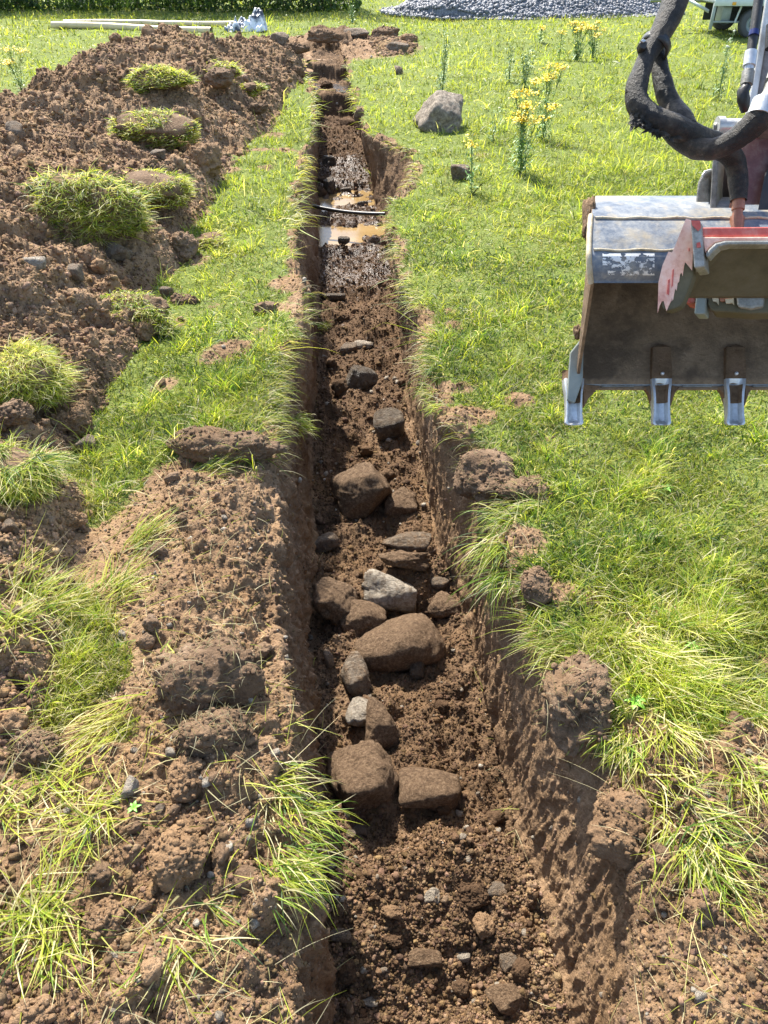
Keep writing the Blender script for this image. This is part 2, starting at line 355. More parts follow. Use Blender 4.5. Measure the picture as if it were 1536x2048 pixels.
    q_=topm>.003; d[q_]+=(lambda X,Y,Z,S,near,wallm,flm,bare,topm: topm*(1-bare)*(.012*fb2(X*9,Y*9,3,95)))(X[q_],Y[q_],Z[q_],S[q_],near[q_],wallm[q_],flm[q_],bare[q_],topm[q_])
    d=d*(1-.5*sm(5.9,6.4,S)*(1-sm(7.6,8.2,S))*(Y<4))
    d+=sm(.8,2.6,S)*(1-sm(9,10.2,S))*(topm)*.03*fb2(X*2.6+4,Y*2.6,3,97)*(.5+near)
    edgef=sm(0,.6,S)*(1-sm(10.4,11,S))
    P=P+nn*(d*edgef)[...,None]
    P[...,2]-=.0
    wet=flm*(.50+.2*sm(2.0,3.4,Y)+.30*np.exp(-((Y-8.4)/2.0)**4)+.28*np.exp(-((Y-6.2)/.5)**2))*(1-.55*(1-sm(.9,1.6,Y)))*(Y<12.6)  # less wet at the near end, so sunlight there is put into the colour
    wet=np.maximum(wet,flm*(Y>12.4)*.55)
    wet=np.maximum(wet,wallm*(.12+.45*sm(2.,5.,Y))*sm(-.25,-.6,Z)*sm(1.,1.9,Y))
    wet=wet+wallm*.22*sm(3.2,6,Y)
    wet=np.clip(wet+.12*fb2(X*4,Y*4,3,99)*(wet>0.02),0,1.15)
    return P,wet,g*topm,S,wallm,flm
SP,SW,SG,SS,SWALL,SFL=strip()
print('strip',SP.shape,time.time()-T0)
# outer ground
def fan(side):
    yy=np.concatenate([np.linspace(-3,-.71,12),YS[::2],np.linspace(17.5,40,90),np.geomspace(41,400,26)])
    t=np.concatenate([np.linspace(0,.04,60,endpoint=False),np.geomspace(.04,1,190)])
    yc=np.clip(yy,YS[0],YS[-1])
    if side<0: x0=XL(yc)-.55-WL(yc)*.3+.03; W=-250.
    else: x0=XR(yc)+.55+WR(yc)*.3-.03; W=250.
    far=sm(16.9,17.3,yy); mid=.2
    x0=lerp(x0,mid+0*yy,far)
    wid=14+yy.clip(0)*1.2; wid=np.minimum(wid,500)
    X=x0[:,None]+np.sign(W)*(t[None]*wid[:,None]); Y=np.repeat(yy[:,None],len(t),1)
    Z=gz(X,Y); g=green(X,Y)
    off=np.abs(X-x0[:,None]); 
    Z-=.014*(1-sm(0.,.12,off))*(Y<17.2)
    bare=1-g
    Z+=bare*(.07*clods(X*5,Y*5,86,.15,.6,.6)+.03*clods(X*9,Y*9,87,.15,.6,.8)+.02*fb2(X*4,Y*4,4,81))*sm(.05,.2,off)
    return np.stack([X,Y,Z],-1),g
OL,OLg=fan(-1); OR_,ORg=fan(1)
def build_ground():
    Vs=[SP.reshape(-1,3)]; Fs=[gridF(*SP.shape[:2])]; off=SP.shape[0]*SP.shape[1]
    W=[SW.ravel()]; G=[SG.ravel()]
    for A,g,fl in ((OL,OLg,True),(OR_,ORg,False)):
        Vs.append(A.reshape(-1,3)); Fs.append(gridF(A.shape[0],A.shape[1],off,fl)); off+=A.shape[0]*A.shape[1]
        W.append(np.zeros(A.shape[0]*A.shape[1])); G.append(g.ravel())
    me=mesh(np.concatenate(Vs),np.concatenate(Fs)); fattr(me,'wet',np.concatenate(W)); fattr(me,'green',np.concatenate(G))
    o=link('ground',me,M['ground']); tag(o,'green pasture cut by a long straight trench','ground',kind='structure')
build_ground()
# ------------------------------------------------------------------ spoil heap beside the trench
def heap():
    y=YS[(YS<15.2)]; t=np.linspace(0,1,460)[None]
    fx,cx,bx,cr=[f(y)[:,None] for f in (FX,CX,BX,CR)]
    X=fx+.12+(bx-fx-.24)*t; Y=np.repeat(y[:,None],t.shape[1],1)
    a=np.clip((fx-X)/(fx-cx),0,None); b=np.clip((X-bx)/(cx-bx),0,None)
    pr=np.minimum(a,b); H=cr*(1-(1-np.clip(pr,0,1))**1.55)*1.0
    H=H*sm(15.1,13.6,Y)
    m=sm(-.01,.12,pr)
    H=H+gz(X,Y)-.035*(1-sm(0.,.06,pr))-.03*(1-sm(14.2,13.8,Y))
    H+=m*(.075*fb2(X*1.5,Y*1.5,3,201)+.05*fb2(X*4.3,Y*4.3,4,203))
    # fallen terraces and slumps
    q=fb2(X*2.2+2,Y*1.8,3,207); H+=m*.05*sm(.05,.2,q)
    dd=m*(.060*clods(X*4.4,Y*4.4,211,.1,.55,.45)+.042*clods(X*10,Y*10,215,.1,.6,.6)+.028*clods(X*23,Y*23,219,.12,.6,.8)+.013*clods(X*55,Y*55,223,.15,.6,.9)+.018*fb2(X*30,Y*30,4,224))
    P=np.stack([X,Y,H],-1); dc=np.gradient(P,axis=1); dr=np.gradient(P,axis=0); nn=np.cross(dr,dc); nn/=np.linalg.norm(nn,axis=-1,keepdims=True)
    nn[...,2]=np.abs(nn[...,2])
    P=P+nn*dd[...,None]
    return P,pr
HP,HPR=heap()
me=mesh(HP.reshape(-1,3),gridF(HP.shape[0],HP.shape[1],0,True)); fattr(me,'wet',np.zeros(HP.shape[0]*HP.shape[1])); fattr(me,'green',np.zeros(HP.shape[0]*HP.shape[1]))
o=link('soil_heap',me,M['soil']); tag(o,'long ridge of loose brown dug-out soil beside the trench','soil heap')
print('heap',HP.shape,time.time()-T0)
# ------------------------------------------------------------------ finding the surface under a pixel
ALL=np.concatenate([SP[::2,::2].reshape(-1,3),HP[::2,::2].reshape(-1,3),OL[::1,:140].reshape(-1,3),OR_[::1,:140].reshape(-1,3)])
PU,PV,PZ=proj(ALL)
ok=(PZ>.2)&(PU>-250)&(PU<1800)&(PV>-150)&(PV<2300); ALL=ALL[ok];PU=PU[ok];PV=PV[ok];PZ=PZ[ok]
def hit(u,v):
    r=6.
    while True:
        s=np.where((np.abs(PU-u)<r)&(np.abs(PV-v)<r))[0]
        if len(s)>=3: break
        r*=1.6
    zmin=PZ[s].min(); s=s[PZ[s]<zmin*1.04+.02]
    return ALL[s[np.argmin((PU[s]-u)**2+(PV[s]-v)**2)]]
def hz(x,y):
    """height of the top surface under x,y (arrays), from the grids by nearest row and column"""
    x=np.atleast_1d(x);y=np.atleast_1d(y); out=np.full(len(x),np.nan)
    def look(P):
        r=np.clip(np.searchsorted(P[:,0,1],y),0,P.shape[0]-1)
        res=np.full(len(x),-9.)
        for k in range(len(x)):
            row=P[r[k]]; d=np.abs(row[:,0]-x[k]); j=np.argmin(d)
            if d[j]<.08: 
                c=row[d<d[j]+.004]; res[k]=c[:,2].max()
        return res
    a=look(SP); b=look(HP); g=gz(x,y)
    xl=XL(y);xr=XR(y); ins=(x>xl-.5)&(x<xr+.5)&(y<17)
    out=np.where(ins&(a>-8),a,g); return np.maximum(out,b)
# water in the trench
def simplewater():
    m,n,b=newmat('dark ledge water',.12,.5); b.inputs['Base Color'].default_value=(.05,.038,.028,1); bump(n,b,noise(n,pos(n),30,4,.6),.5,.01); return m
def water():
    m,n,b=newmat('muddy water',.16,.3); p=pos(n)
    n.links.new(ramp(n,noise(n,p,3,3,.5),[(.3,(.21,.135,.055)),(.7,(.29,.195,.085))]),b.inputs['Base Color']); b.inputs['IOR'].default_value=1.33
    bump(n,b,noise(n,p,18,3,.5),.12,.004)
    i=0
    for y0,y1,z in PUD+[(12.7,13.8,-.315)]:
        yy=np.linspace(y0,y1,18); rn=R(i)
        V=[];
        for q in yy:
            for x in np.linspace(-.12,.62,8): V.append((x,q,z))
        me=mesh(np.array(V),gridF(18,8)); o=link('puddle',me,m if i<2 else simplewater())
        tag(o,['ochre puddle nearest the camera on the trench floor','muddy puddle beyond the black pipe in the trench','dark water on the ledge at the far end of the trench'][i],'puddle',kind='structure'); i+=1
water()
# ------------------------------------------------------------------ grass
PALG=np.array([(.33,.41,.04),(.45,.50,.06),(.19,.31,.035),(.06,.13,.025),(.54,.55,.12),(.60,.54,.25),(.68,.62,.38)])
def blades(Pr,Nr,L,Wd,lean,head,colr,k=3,droop=.6,seed=0):
    """curved tapered ribbons; Pr roots, Nr up, L length, Wd width, lean 0..1.5, head azimuth"""
    n=len(Pr); rn=R(seed)
    h=np.stack([np.cos(head),np.sin(head),np.zeros(n)],-1)
    sdv=np.stack([-np.sin(head),np.cos(head),np.zeros(n)],-1)
    tw=rn.uniform(-.9,.9,n); sdv=sdv*np.cos(tw)[:,None]+np.cross(h,sdv)*np.sin(tw)[:,None]
    rows=[]; p=Pr.copy(); 
    bend=rn.uniform(-.5,.5,n)
    for i in range(k+1):
        t=i/k; wd=Wd*(1-t**1.7)*.5+.00012
        rows.append(p-sdv*wd[:,None]); rows.append(p+sdv*wd[:,None])
        ang=lean+droop*t*(1+.6*np.sin(lean*7))*1.6          # angle from vertical
        hh=h+sdv*(bend*t)[:,None]
        dirv=Nr*np.cos(ang)[:,None]+hh*np.sin(ang)[:,None]
        p=p+dirv*(L/k)[:,None]
    V=np.stack(rows,1).reshape(-1,3)           # n*(2k+2)
    b=np.arange(n)[:,None]*(2*k+2)
    f=[np.stack([b[:,0]+2*i,b[:,0]+2*i+1,b[:,0]+2*i+3,b[:,0]+2*i+2],-1) for i in range(k)]
    Cc=np.repeat(colr[:,None],2*k+2,1).copy()
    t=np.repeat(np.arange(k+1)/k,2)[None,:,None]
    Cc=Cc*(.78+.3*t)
    return V,np.concatenate(f),Cc.reshape(-1,3)
def pick_col(n,rn,x,y,dry=.0):
    base=fb2(x*1.6,y*1.6,3,301)*.7+fb2(x*9,y*9,2,303)*.45
    u=np.clip(rn.uniform(0,1,n)*.8+.12+base*.28,0,.999)
    order=np.array([3,2,0,1,4,1,0]); idx=order[(u*5).astype(int)]
    c=PALG[idx].copy()
    d=rn.uniform(0,1,n)<(.08+dry*.6+.10*np.clip(fb2(x*2.3,y*2.3,3,307),0,1)); c[d]=PALG[5+rn.randint(0,2,n)[d]]
    return c*rn.uniform(.75,1.2,n)[:,None]
def samp(P,wt,n,rn):
    """n random points on grid surface P (r,c,3) with per vertex weight wt per unit area"""
    a=P[:-1,1:]-P[:-1,:-1]; b=P[1:,:-1]-P[:-1,:-1]; ar=np.linalg.norm(np.cross(a,b),axis=-1)
    q=(ar*wt[:-1,:-1]).ravel(); cp=np.cumsum(q); tot=cp[-1]
    if n is None: n=int(tot)
    i=np.clip(np.searchsorted(cp,rn.uniform(0,tot,n)),0,len(q)-1); c=P.shape[1]-1
    r_,c_=i//c,i%c; s=rn.uniform(0,1,(n,1)); t=rn.uniform(0,1,(n,1))
    return P[r_,c_]*(1-s)*(1-t)+P[r_,c_+1]*s*(1-t)+P[r_+1,c_]*(1-s)*t+P[r_+1,c_+1]*s*t
def inview(P,m=140):
    u,v,z=proj(P); return (z>.15)&(u>-m)&(u<1536+m)&(v>-m-60)&(v<2048+m+200)
def dens(P,g,per):
    """weight per m2 giving about 'per' blades per picture pixel cell"""
    u,v,z=proj(P); px=(769./np.clip(z,.5,None))**2    # px per m2 facing
    d=np.linalg.norm(P-CAM,axis=-1); cosn=np.clip(CAM[2]/d,.12,1)
    return g*per*np.minimum(px*cosn,90000)*inview(P)
BV=[];BF=[];BC=[];boff=[0]
def addb(V,Fq,C_):
    BV.append(V);BF.append(Fq+boff[0]);BC.append(C_);boff[0]+=len(V)
def flush(name,label):
    V=np.concatenate(BV);F_=np.concatenate(BF);C_=np.concatenate(BC)
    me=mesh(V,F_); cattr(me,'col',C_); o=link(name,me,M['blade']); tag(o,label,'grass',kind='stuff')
    print(name,len(F_)); BV.clear();BF.clear();BC.clear();boff[0]=0
def field_grass():
    rn=R(5)
    for P,g,per in ((SP,SG,.75),(OL,OLg,.62),(OR_,ORg,.75)):
        if P is SP: gg=np.clip((SG-.35)*2.2,0,1)*(1-SWALL*.9)
        else: gg=np.clip((g-.35)*2.2,0,1)
        # leave a few thin spots
        tu=.45+.75*sm(-.35,.4,fb2(P[...,0]*4,P[...,1]*4,3,311))
        W_=dens(P,gg*tu,per)
        Q=samp(P,W_,None,rn)
        # keep off the heap
        inh=(Q[:,1]<15)&(Q[:,0]<FX(Q[:,1])-.06)&(Q[:,0]>BX(Q[:,1])+.1)
        Q=Q[~inh]; n=len(Q); d=np.linalg.norm(Q-CAM,axis=1)
        x,y=Q[:,0],Q[:,1]
        gl=grass_long(x,y)
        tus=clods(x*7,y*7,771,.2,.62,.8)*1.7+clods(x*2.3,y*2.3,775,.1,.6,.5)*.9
        L=rn.gamma(4,.25,n)*(.030+.042*tus)*gl*(.9+.25*sm(2,6,d)); 
        Wd=(.0026+.0026*rn.uniform(0,1,n)**2)*np.maximum(1,d/3.2)
        head=rn.uniform(0,2*np.pi,n)
        lean=rn.uniform(.1,1.5,n)
        # turf rolls over the trench edges
        de=np.where(x>.25,x-XR(y),XL(y)-x); near_e=sm(.16,.0,de)*(y<16)
        dirn=np.where(x>.25,np.pi,0.)+rn.normal(0,.7,n)
        m=rn.uniform(0,1,n)<near_e*.75
        head=np.where(m,dirn,head); lean=np.where(m,rn.uniform(.8,1.7,n),lean); L=L*(1+m*.5*(.4+1.2*sm(-.3,.3,fb2(x*6,y*3,2,333))))
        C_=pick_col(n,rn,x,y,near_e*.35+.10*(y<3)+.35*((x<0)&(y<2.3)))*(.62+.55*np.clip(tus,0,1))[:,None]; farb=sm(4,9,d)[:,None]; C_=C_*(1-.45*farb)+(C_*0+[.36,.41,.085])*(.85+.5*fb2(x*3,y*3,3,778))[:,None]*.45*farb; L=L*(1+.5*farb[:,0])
        far=d>6
        for sel,k in ((~far,4),(far,2)):
            if sel.sum()==0: continue
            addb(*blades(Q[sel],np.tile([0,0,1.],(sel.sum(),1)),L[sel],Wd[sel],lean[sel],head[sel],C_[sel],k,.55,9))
    # long lying stalks over the near right turf
    for (u,v,n,ln,az,sp) in ((1330,1340,320,.14,-1.0,.4),(1280,1290,190,.12,-1.2,.45),(1400,1250,160,.11,-.8,.9),(1230,1190,160,.11,-2.6,.8),(1480,1400,160,.11,-1.,1.0),(1340,1560,70,.10,-1.3,.6),(1400,1650,110,.11,-1.2,.7),(1440,1740,60,.10,-1.3,.8),(1330,1450,130,.12,-1.6,.5),(1490,1560,110,.11,-1.4,.9),
       (100,1230,300,.13,.2,1.6),(230,1180,110,.12,.4,.7),(60,1310,160,.11,.3,1.5),(120,1400,90,.09,.3,1.8),(180,1640,150,.11,-1.3,1.4),(230,1440,110,.12,-2.2,.3),(330,1320,20,.09,-.5,1.),(120,1560,70,.10,-1.2,1.5),(60,1830,130,.11,-.6,1.5),(120,1880,70,.11,-1.2,.8),(350,1900,30,.11,-1.5,.8),(400,1820,26,.12,-.8,.8),(560,1590,70,.12,-.9,.4),(280,1090,110,.12,.5,.4),(420,925,130,.09,.1,.5),(30,1600,60,.1,-1,1.)):
        c=on_z(u,v,0.); rad=.05+.00035*n**.85*.6
        rr=rn.normal(0,rad*.55,(n,2)); x=c[0]+rr[:,0]; y=c[1]+rr[:,1]*1.1
        z=hz(x,y)+.004; ok_=z>-.09; x,y,z=x[ok_],y[ok_],z[ok_]; m=len(x)
        if m<3: continue
        C_=pick_col(m,rn,x,y,.42)
        addb(*blades(np.stack([x,y,z],-1),np.tile([0,0,1.],(m,1)),ln*rn.uniform(.5,1.35,m),rn.uniform(.0022,.0042,m),rn.uniform(.8,1.6,m),az+rn.normal(0,sp,m),C_,5,.12,3))
    # stray stalks and roots anywhere on bare soil
    W_=dens(SP,np.clip(1-SG*1.3,0,1)*(1-SFL)*(1-SWALL),.007); Q=samp(SP,W_,None,rn); n=len(Q)
    C_=PALG[rn.choice([4,5,6,6,1],n)]*rn.uniform(.6,1.1,n)[:,None]
    addb(*blades(Q+[0,0,.003],np.tile([0,0,1.],(n,1)),rn.gamma(3,.02,n)+.015,rn.uniform(.0012,.0024,n),rn.uniform(.9,1.7,n),rn.uniform(0,6.28,n),C_,4,.3,8))
    flush('grass','long green and straw coloured grass of the pasture')
field_grass()
# tussocks drooping over the brink, hanging down the trench walls
def hang():
    rn=R(17)
    tab=[(1015,1040,90,.15,3.5),(995,1100,110,.17,3.8),(1005,1160,80,.17,4.0),(1070,1020,70,.13,3.4),(1090,1230,30,.12,4.2),(570,1760,80,.11,-.5),(545,1740,60,.10,-1.0),(600,1720,50,.14,-.5),(620,1640,60,.12,-.4),(560,1560,50,.13,-.5),
      (1240,1490,120,.09,4.0),(1260,1500,90,.1,4.3),(640,650,120,.07,-.2),(600,860,110,.08,-.3),(590,840,90,.07,-.4),(880,820,90,.07,3.4),(860,790,90,.07,3.5),(1340,1680,60,.12,4.3),(1380,1720,60,.14,4.4)]
    for (u,v,n,ln,az) in tab:
        p=hit(u,v); q=p+np.array([0,0,.012]); r=rn.normal(0,.022,(n,3))*[1,1.2,.25]
        C_=pick_col(n,rn,np.full(n,q[0]),np.full(n,q[1]),.25)
        addb(*blades(q+r,np.tile([0,0,1.],(n,1)),ln*rn.uniform(.4,1.2,n),rn.uniform(.002,.0034,n),rn.uniform(.8,1.5,n),az+rn.normal(0,.45,n),C_,6,.75,4))
    # dead fringe all along both brinks
    y=rn.uniform(.9,14,3400)**1.0; y=.9+ (y-.9)*rn.uniform(.15,1,3400); s=rn.uniform(0,1,3400)<.5
    x=np.where(s,XL(y)-rn.uniform(-.01,.05,3400),XR(y)+rn.uniform(-.01,.05,3400)); z=hz(x,y)
    ok_=(z>-.14)&(fb2(y*2.5+s*9,y*0,3,335)>-.15)&(green(np.where(s,x-.1,x+.1),y)>.35); x,y,z,s=x[ok_],y[ok_],z[ok_],s[ok_]; n=len(x)
    d=np.hypot(x,y)
    C_=pick_col(n,rn,x,y,.45)*.85
    addb(*blades(np.stack([x,y,z],-1),np.tile([0,0,1.],(n,1)),rn.uniform(.04,.15,n),.0022*np.maximum(1,d/3),rn.uniform(.9,1.6,n),np.where(s,0.,np.pi)+rn.normal(0,.55,n),C_,4,.8,4))
    flush('hanging_grass','pale tufts of grass drooping over the trench brinks')
hang()
print('grass',time.time()-T0)
# ------------------------------------------------------------------ rocks, clods and crumbs
import bmesh
def ico(sub):
    bm=bmesh.new(); bmesh.ops.create_icosphere(bm,subdivisions=sub,radius=1.)
    V=np.array([v.co[:] for v in bm.verts]); F_=np.array([[v.index for v in f.verts] for f in bm.faces]); bm.free(); return V,F_
ICO={k:ico(k) for k in (1,2,3,4,5)}
def rockV(seed,sub=4,planes=13,rough=.05,soft=14.,flat=.0,fr=2.2):
    V=ICO[sub][0]; rn=R(seed)
    n_=rn.normal(0,1,(planes,3)); n_/=np.linalg.norm(n_,axis=1,keepdims=True); d=rn.uniform(.62,1.0,planes)
    n_=np.concatenate([n_,np.eye(3),-np.eye(3)]); d=np.concatenate([d,np.full(6,.98)])
    c=np.maximum(V@n_.T,.05)/d
    r=1/((c**soft).sum(1))**(1/soft)
    P=V*r[:,None]
    q=P*fr+seed*7.7
    r2=1+rough*fb3(q[:,0],q[:,1],q[:,2],4,seed%97)+rough*.35*fb3(q[:,0]*5,q[:,1]*5,q[:,2]*5,3,seed%89)
    P=P*r2[:,None]
    P=P/np.abs(P).max(0)
    return P
def box_to_dims(u0,v0,u1,v1,deep=.85):
    uc=(u0+u1)/2; hpx=v1-v0
    c=hit(uc,v1-.22*hpx); zc=(c-CAM)@FW
    w_=(u1-u0)*zc/F; ah=hpx*zc/F
    d=c-CAM; el=math.asin(-d[2]/np.linalg.norm(d))
    # apparent height of an ellipsoid of depth D and height H
    k=.72                                # H = k*D
    D=ah/math.sqrt(math.sin(el)**2+(k*math.cos(el))**2)
    if D>1.7*w_: D=1.7*w_
    H=math.sqrt(max(ah**2-(D*math.sin(el))**2,(.25*ah)**2))/max(math.cos(el),.2)
    H=min(H,1.6*w_)
    base=at(uc,(v0+v1)/2,zc)
    # middle of the body: on the line of sight through the middle of its outline, half its height above ground
    m=base-CAM; t=1.
    gzv=c[2]
    cen=CAM+ray(uc,(v0+v1)/2)*(( gzv+H*.36-CAM[2])/ray(uc,(v0+v1)/2)[2])
    return cen,w_,D,H
def put_rock(name,label,cat,bb,mat,seed,tilt=0.,rough=.05,soft=14.,planes=13,group=None,sub=4,flatk=1.,fr=2.2):
    cen,w_,D,H=box_to_dims(*bb); P=rockV(seed,sub,planes,rough,soft,fr=fr)*[w_/2*1.04,D/2,H/2*flatk*1.15]; P[:,2]-=H*.08
    if tilt:
        P[:,2]*=1+abs(tilt)/130.
        c_,s_=math.cos(math.radians(tilt)),math.sin(math.radians(tilt))
        k=1/ (abs(c_)+.45*abs(s_))**.5
        P=P*k*[1.08,1,.92]
        P=np.stack([P[:,0]*c_-P[:,2]*s_,P[:,1],P[:,0]*s_+P[:,2]*c_],-1)
    c_,s_=math.cos(YAW),math.sin(YAW); P=np.stack([P[:,0]*c_+P[:,1]*s_,-P[:,0]*s_+P[:,1]*c_,P[:,2]],-1)
    me=mesh(P,ICO[sub][1]); o=link(name,me,mat); o.location=cen
    return tag(o,label,cat,group)
RK=[((662,935,778,1030),'rock_dirty','big earth coated boulder in mid trench, beside a small brown stone',28,3,.05),
((770,978,832,1030),'rock_dirty','small brown stone against the right side of the mid trench boulder',8,4,.06),
((745,810,808,880),'rock_wet','round dark stone with pale top standing alone on the trench floor',0,5,.04),
((698,735,757,777),'rock_wet','flat wet slab leaning on its edge in the trench, beyond the lone round stone',-22,6,.04),
((680,686,714,708),'rock_grey','small grey stone beside a flat pale slab on the trench floor',0,7,.04),
((702,680,746,694),'rock_pale','thin pale slab lying flat in the trench next to a grey stone',0,8,.05),
((640,585,690,602),'rock_wet','flat dark stone half buried by the left trench wall',0,9,.04),
((628,1062,684,1098),'rock_grey','low grey stone against the left trench wall, left of the flat topped rock',10,10,.05),
((765,1060,862,1108),'rock_brown','wide flat topped pale brown rock half buried across the right of the trench',0,11,.05),
((760,1094,862,1142),'rock_dirty','crumbling soil covered rock directly in front of the flat topped rock',0,12,.11),
((630,1144,722,1242),'rock_dirty','rough earthy boulder touching the left trench wall, left end of the row',0,13,.07),
((728,1135,838,1228),'rock_pale','pale white-flecked boulder in the middle of the trench rock row',-6,14,.06),
((862,1150,902,1180),'rock_brown','smallest round stone of the row, by the right trench wall',0,15,.04),
((852,1180,922,1242),'rock_dirty','round brown stone at the right end of the trench rock row',0,16,.06),
((683,1190,770,1268),'rock_dirty','round brown rock leaning in front of the white-flecked boulder',-8,17,.06),
((722,1203,912,1350),'rock_dirty','largest long brown boulder lying aslant in the trench',27,18,.045),
((647,1300,668,1337),'rock_brown','thin reddish stone standing up by the grey block',0,19,.05),
((680,1310,743,1392),'rock_grey','squared grey block in the trench below the largest boulder',0,20,.04),
((687,1385,754,1450),'rock_pale','rounded grey white stone with soil on top, below the grey block',0,21,.06),
((718,1412,815,1512),'rock_dirty','brown wedge shaped rock behind the big angular boulder',-25,22,.05),
((660,1478,808,1627),'rock_dirty','big angular soil caked boulder nearest the camera in the trench',-8,23,.07),
((803,1522,934,1620),'rock_dirty','thick brown slab lying right of the big angular boulder',14,24,.04),
((635,1605,672,1650),'rock_grey','small grey stone at the foot of the left wall by the angular boulder',0,25,.04),
((820,1308,850,1362),'rock_wet','dark stone in the shade beneath the largest boulder',0,26,.05),  # wet-stone colour here carries the shade under the boulder
((705,1650,735,1670),'rock_grey','small grey pebble on the floor in front of the angular boulder',0,27,.04),
((690,1660,712,1678),'rock_brown','brown pebble beside the small grey pebble',0,28,.04),
((975,1762,1017,1792),'rock_grey','flat grey stone by the right wall, behind a dark clod',0,29,.04),
((845,1778,881,1804),'rock_pale','whitish stone alone on the crumbly trench floor',0,30,.06),
((660,1860,702,1886),'rock_brown','tan oval stone near the left wall at the near end of the trench',12,31,.04),
((815,1893,882,1932),'rock_dirty','low brown stone in the middle of the near trench floor',0,32,.06),
((1000,1908,1036,1946),'rock_brown','squarish tan stone near the right wall at the near end',0,33,.04),
((972,1970,1068,2024),'rock_dirty','long flat brown rock at the bottom edge of the trench view',3,34,.06),
((900,1905,940,1925),'rock_pale','pale flat chip lying left of the squarish tan stone',0,35,.04),
((720,1996,755,2014),'rock_pale','pale square chip near the bottom of the trench',0,36,.04),
((835,178,922,262),'rock_field','big upright grey brown boulder standing in the grass by a thistle',-4,37,.05),
((903,322,942,360),'rock_brown','reddish stone in the grass behind a small ragwort',10,38,.05),
((770,84,823,106),'rock_brown','low grey rock on the grass right of the far pit',0,39,.05),
((788,131,809,149),'rock_brown','small brown stone alone in the grass right of the trench',0,40,.06),
((542,66,577,86),'rock_brown','squarish rock left of the far pit',0,41,.05),
((688,58,742,78),'rock_brown','wide rock on the far rim of the pit',0,42,.06),
((210,485,259,516),'rock_grey','grey rock below the big turf lump on the soil heap',-8,43,.05),
((42,514,92,541),'rock_pale','pale flat stone at the left edge of the soil heap',0,44,.06),
((136,531,166,562),'rock_grey','grey stone on the soil slope between two pale rocks',0,45,.04),
((322,572,349,596),'rock_brown','smooth round tan stone in the grass at the foot of the heap',0,46,.02),
((8,242,46,272),'rock_grey','pale grey stone high on the left of the soil heap',0,47,.04),
((149,873,191,906),'rock_grey','rounded grey brown stone among clods left of the grass strip',0,48,.04),
((86,924,122,952),'rock_pale','cream coloured stone beside the left turf lump',0,49,.04),
((244,1553,274,1594),'rock_pale','pale round stone among soil and straw on the near left bank',0,50,.03),
((0,1036,34,1066),'rock_brown','smooth brown stone at the left picture edge below the turf lump',0,51,.04),
((160,1655,186,1682),'rock_pale','small whitish stone on the near left bank beside long grass',0,52,.05),
((310,1608,330,1630),'rock_brown','small tan stone near the pale round stone',0,53,.05),
((645,356,667,381),'rock_wet','dark wet stone by the left wall just before the far puddle',0,54,.05),
((643,310,671,331),'rock_wet','wet stone on the gravelly trench floor beyond the puddles',0,55,.05),
((714,400,737,413),'rock_wet','dark stone poking out of the far puddle',0,56,.05),
((680,374,702,384),'rock_wet','low dark stone at the far rim of the far puddle',0,57,.05),
((676,474,700,488),'rock_wet','low dark stone at the near rim of the ochre puddle',0,58,.05),
((300,300,330,316),'rock_grey','grey flat stone under the long turf lump on the heap',0,59,.05)]
for i,(bb,mt,lb,tl,sd_,rg) in enumerate(RK):
    big=(bb[2]-bb[0])>60
    pl=10 if mt!='rock_wet' else 8
    put_rock('rock' if big else 'stone',lb,'rock' if big else 'stone',bb,M[mt],sd_,tl,rg*1.5,(7. if sd_ in (5,15,16,17,10,13,21,24,18) else (11. if i%3 else 20.)),20 if sd_ in (5,15,16,17,21) else pl,sub=5 if big else 4)
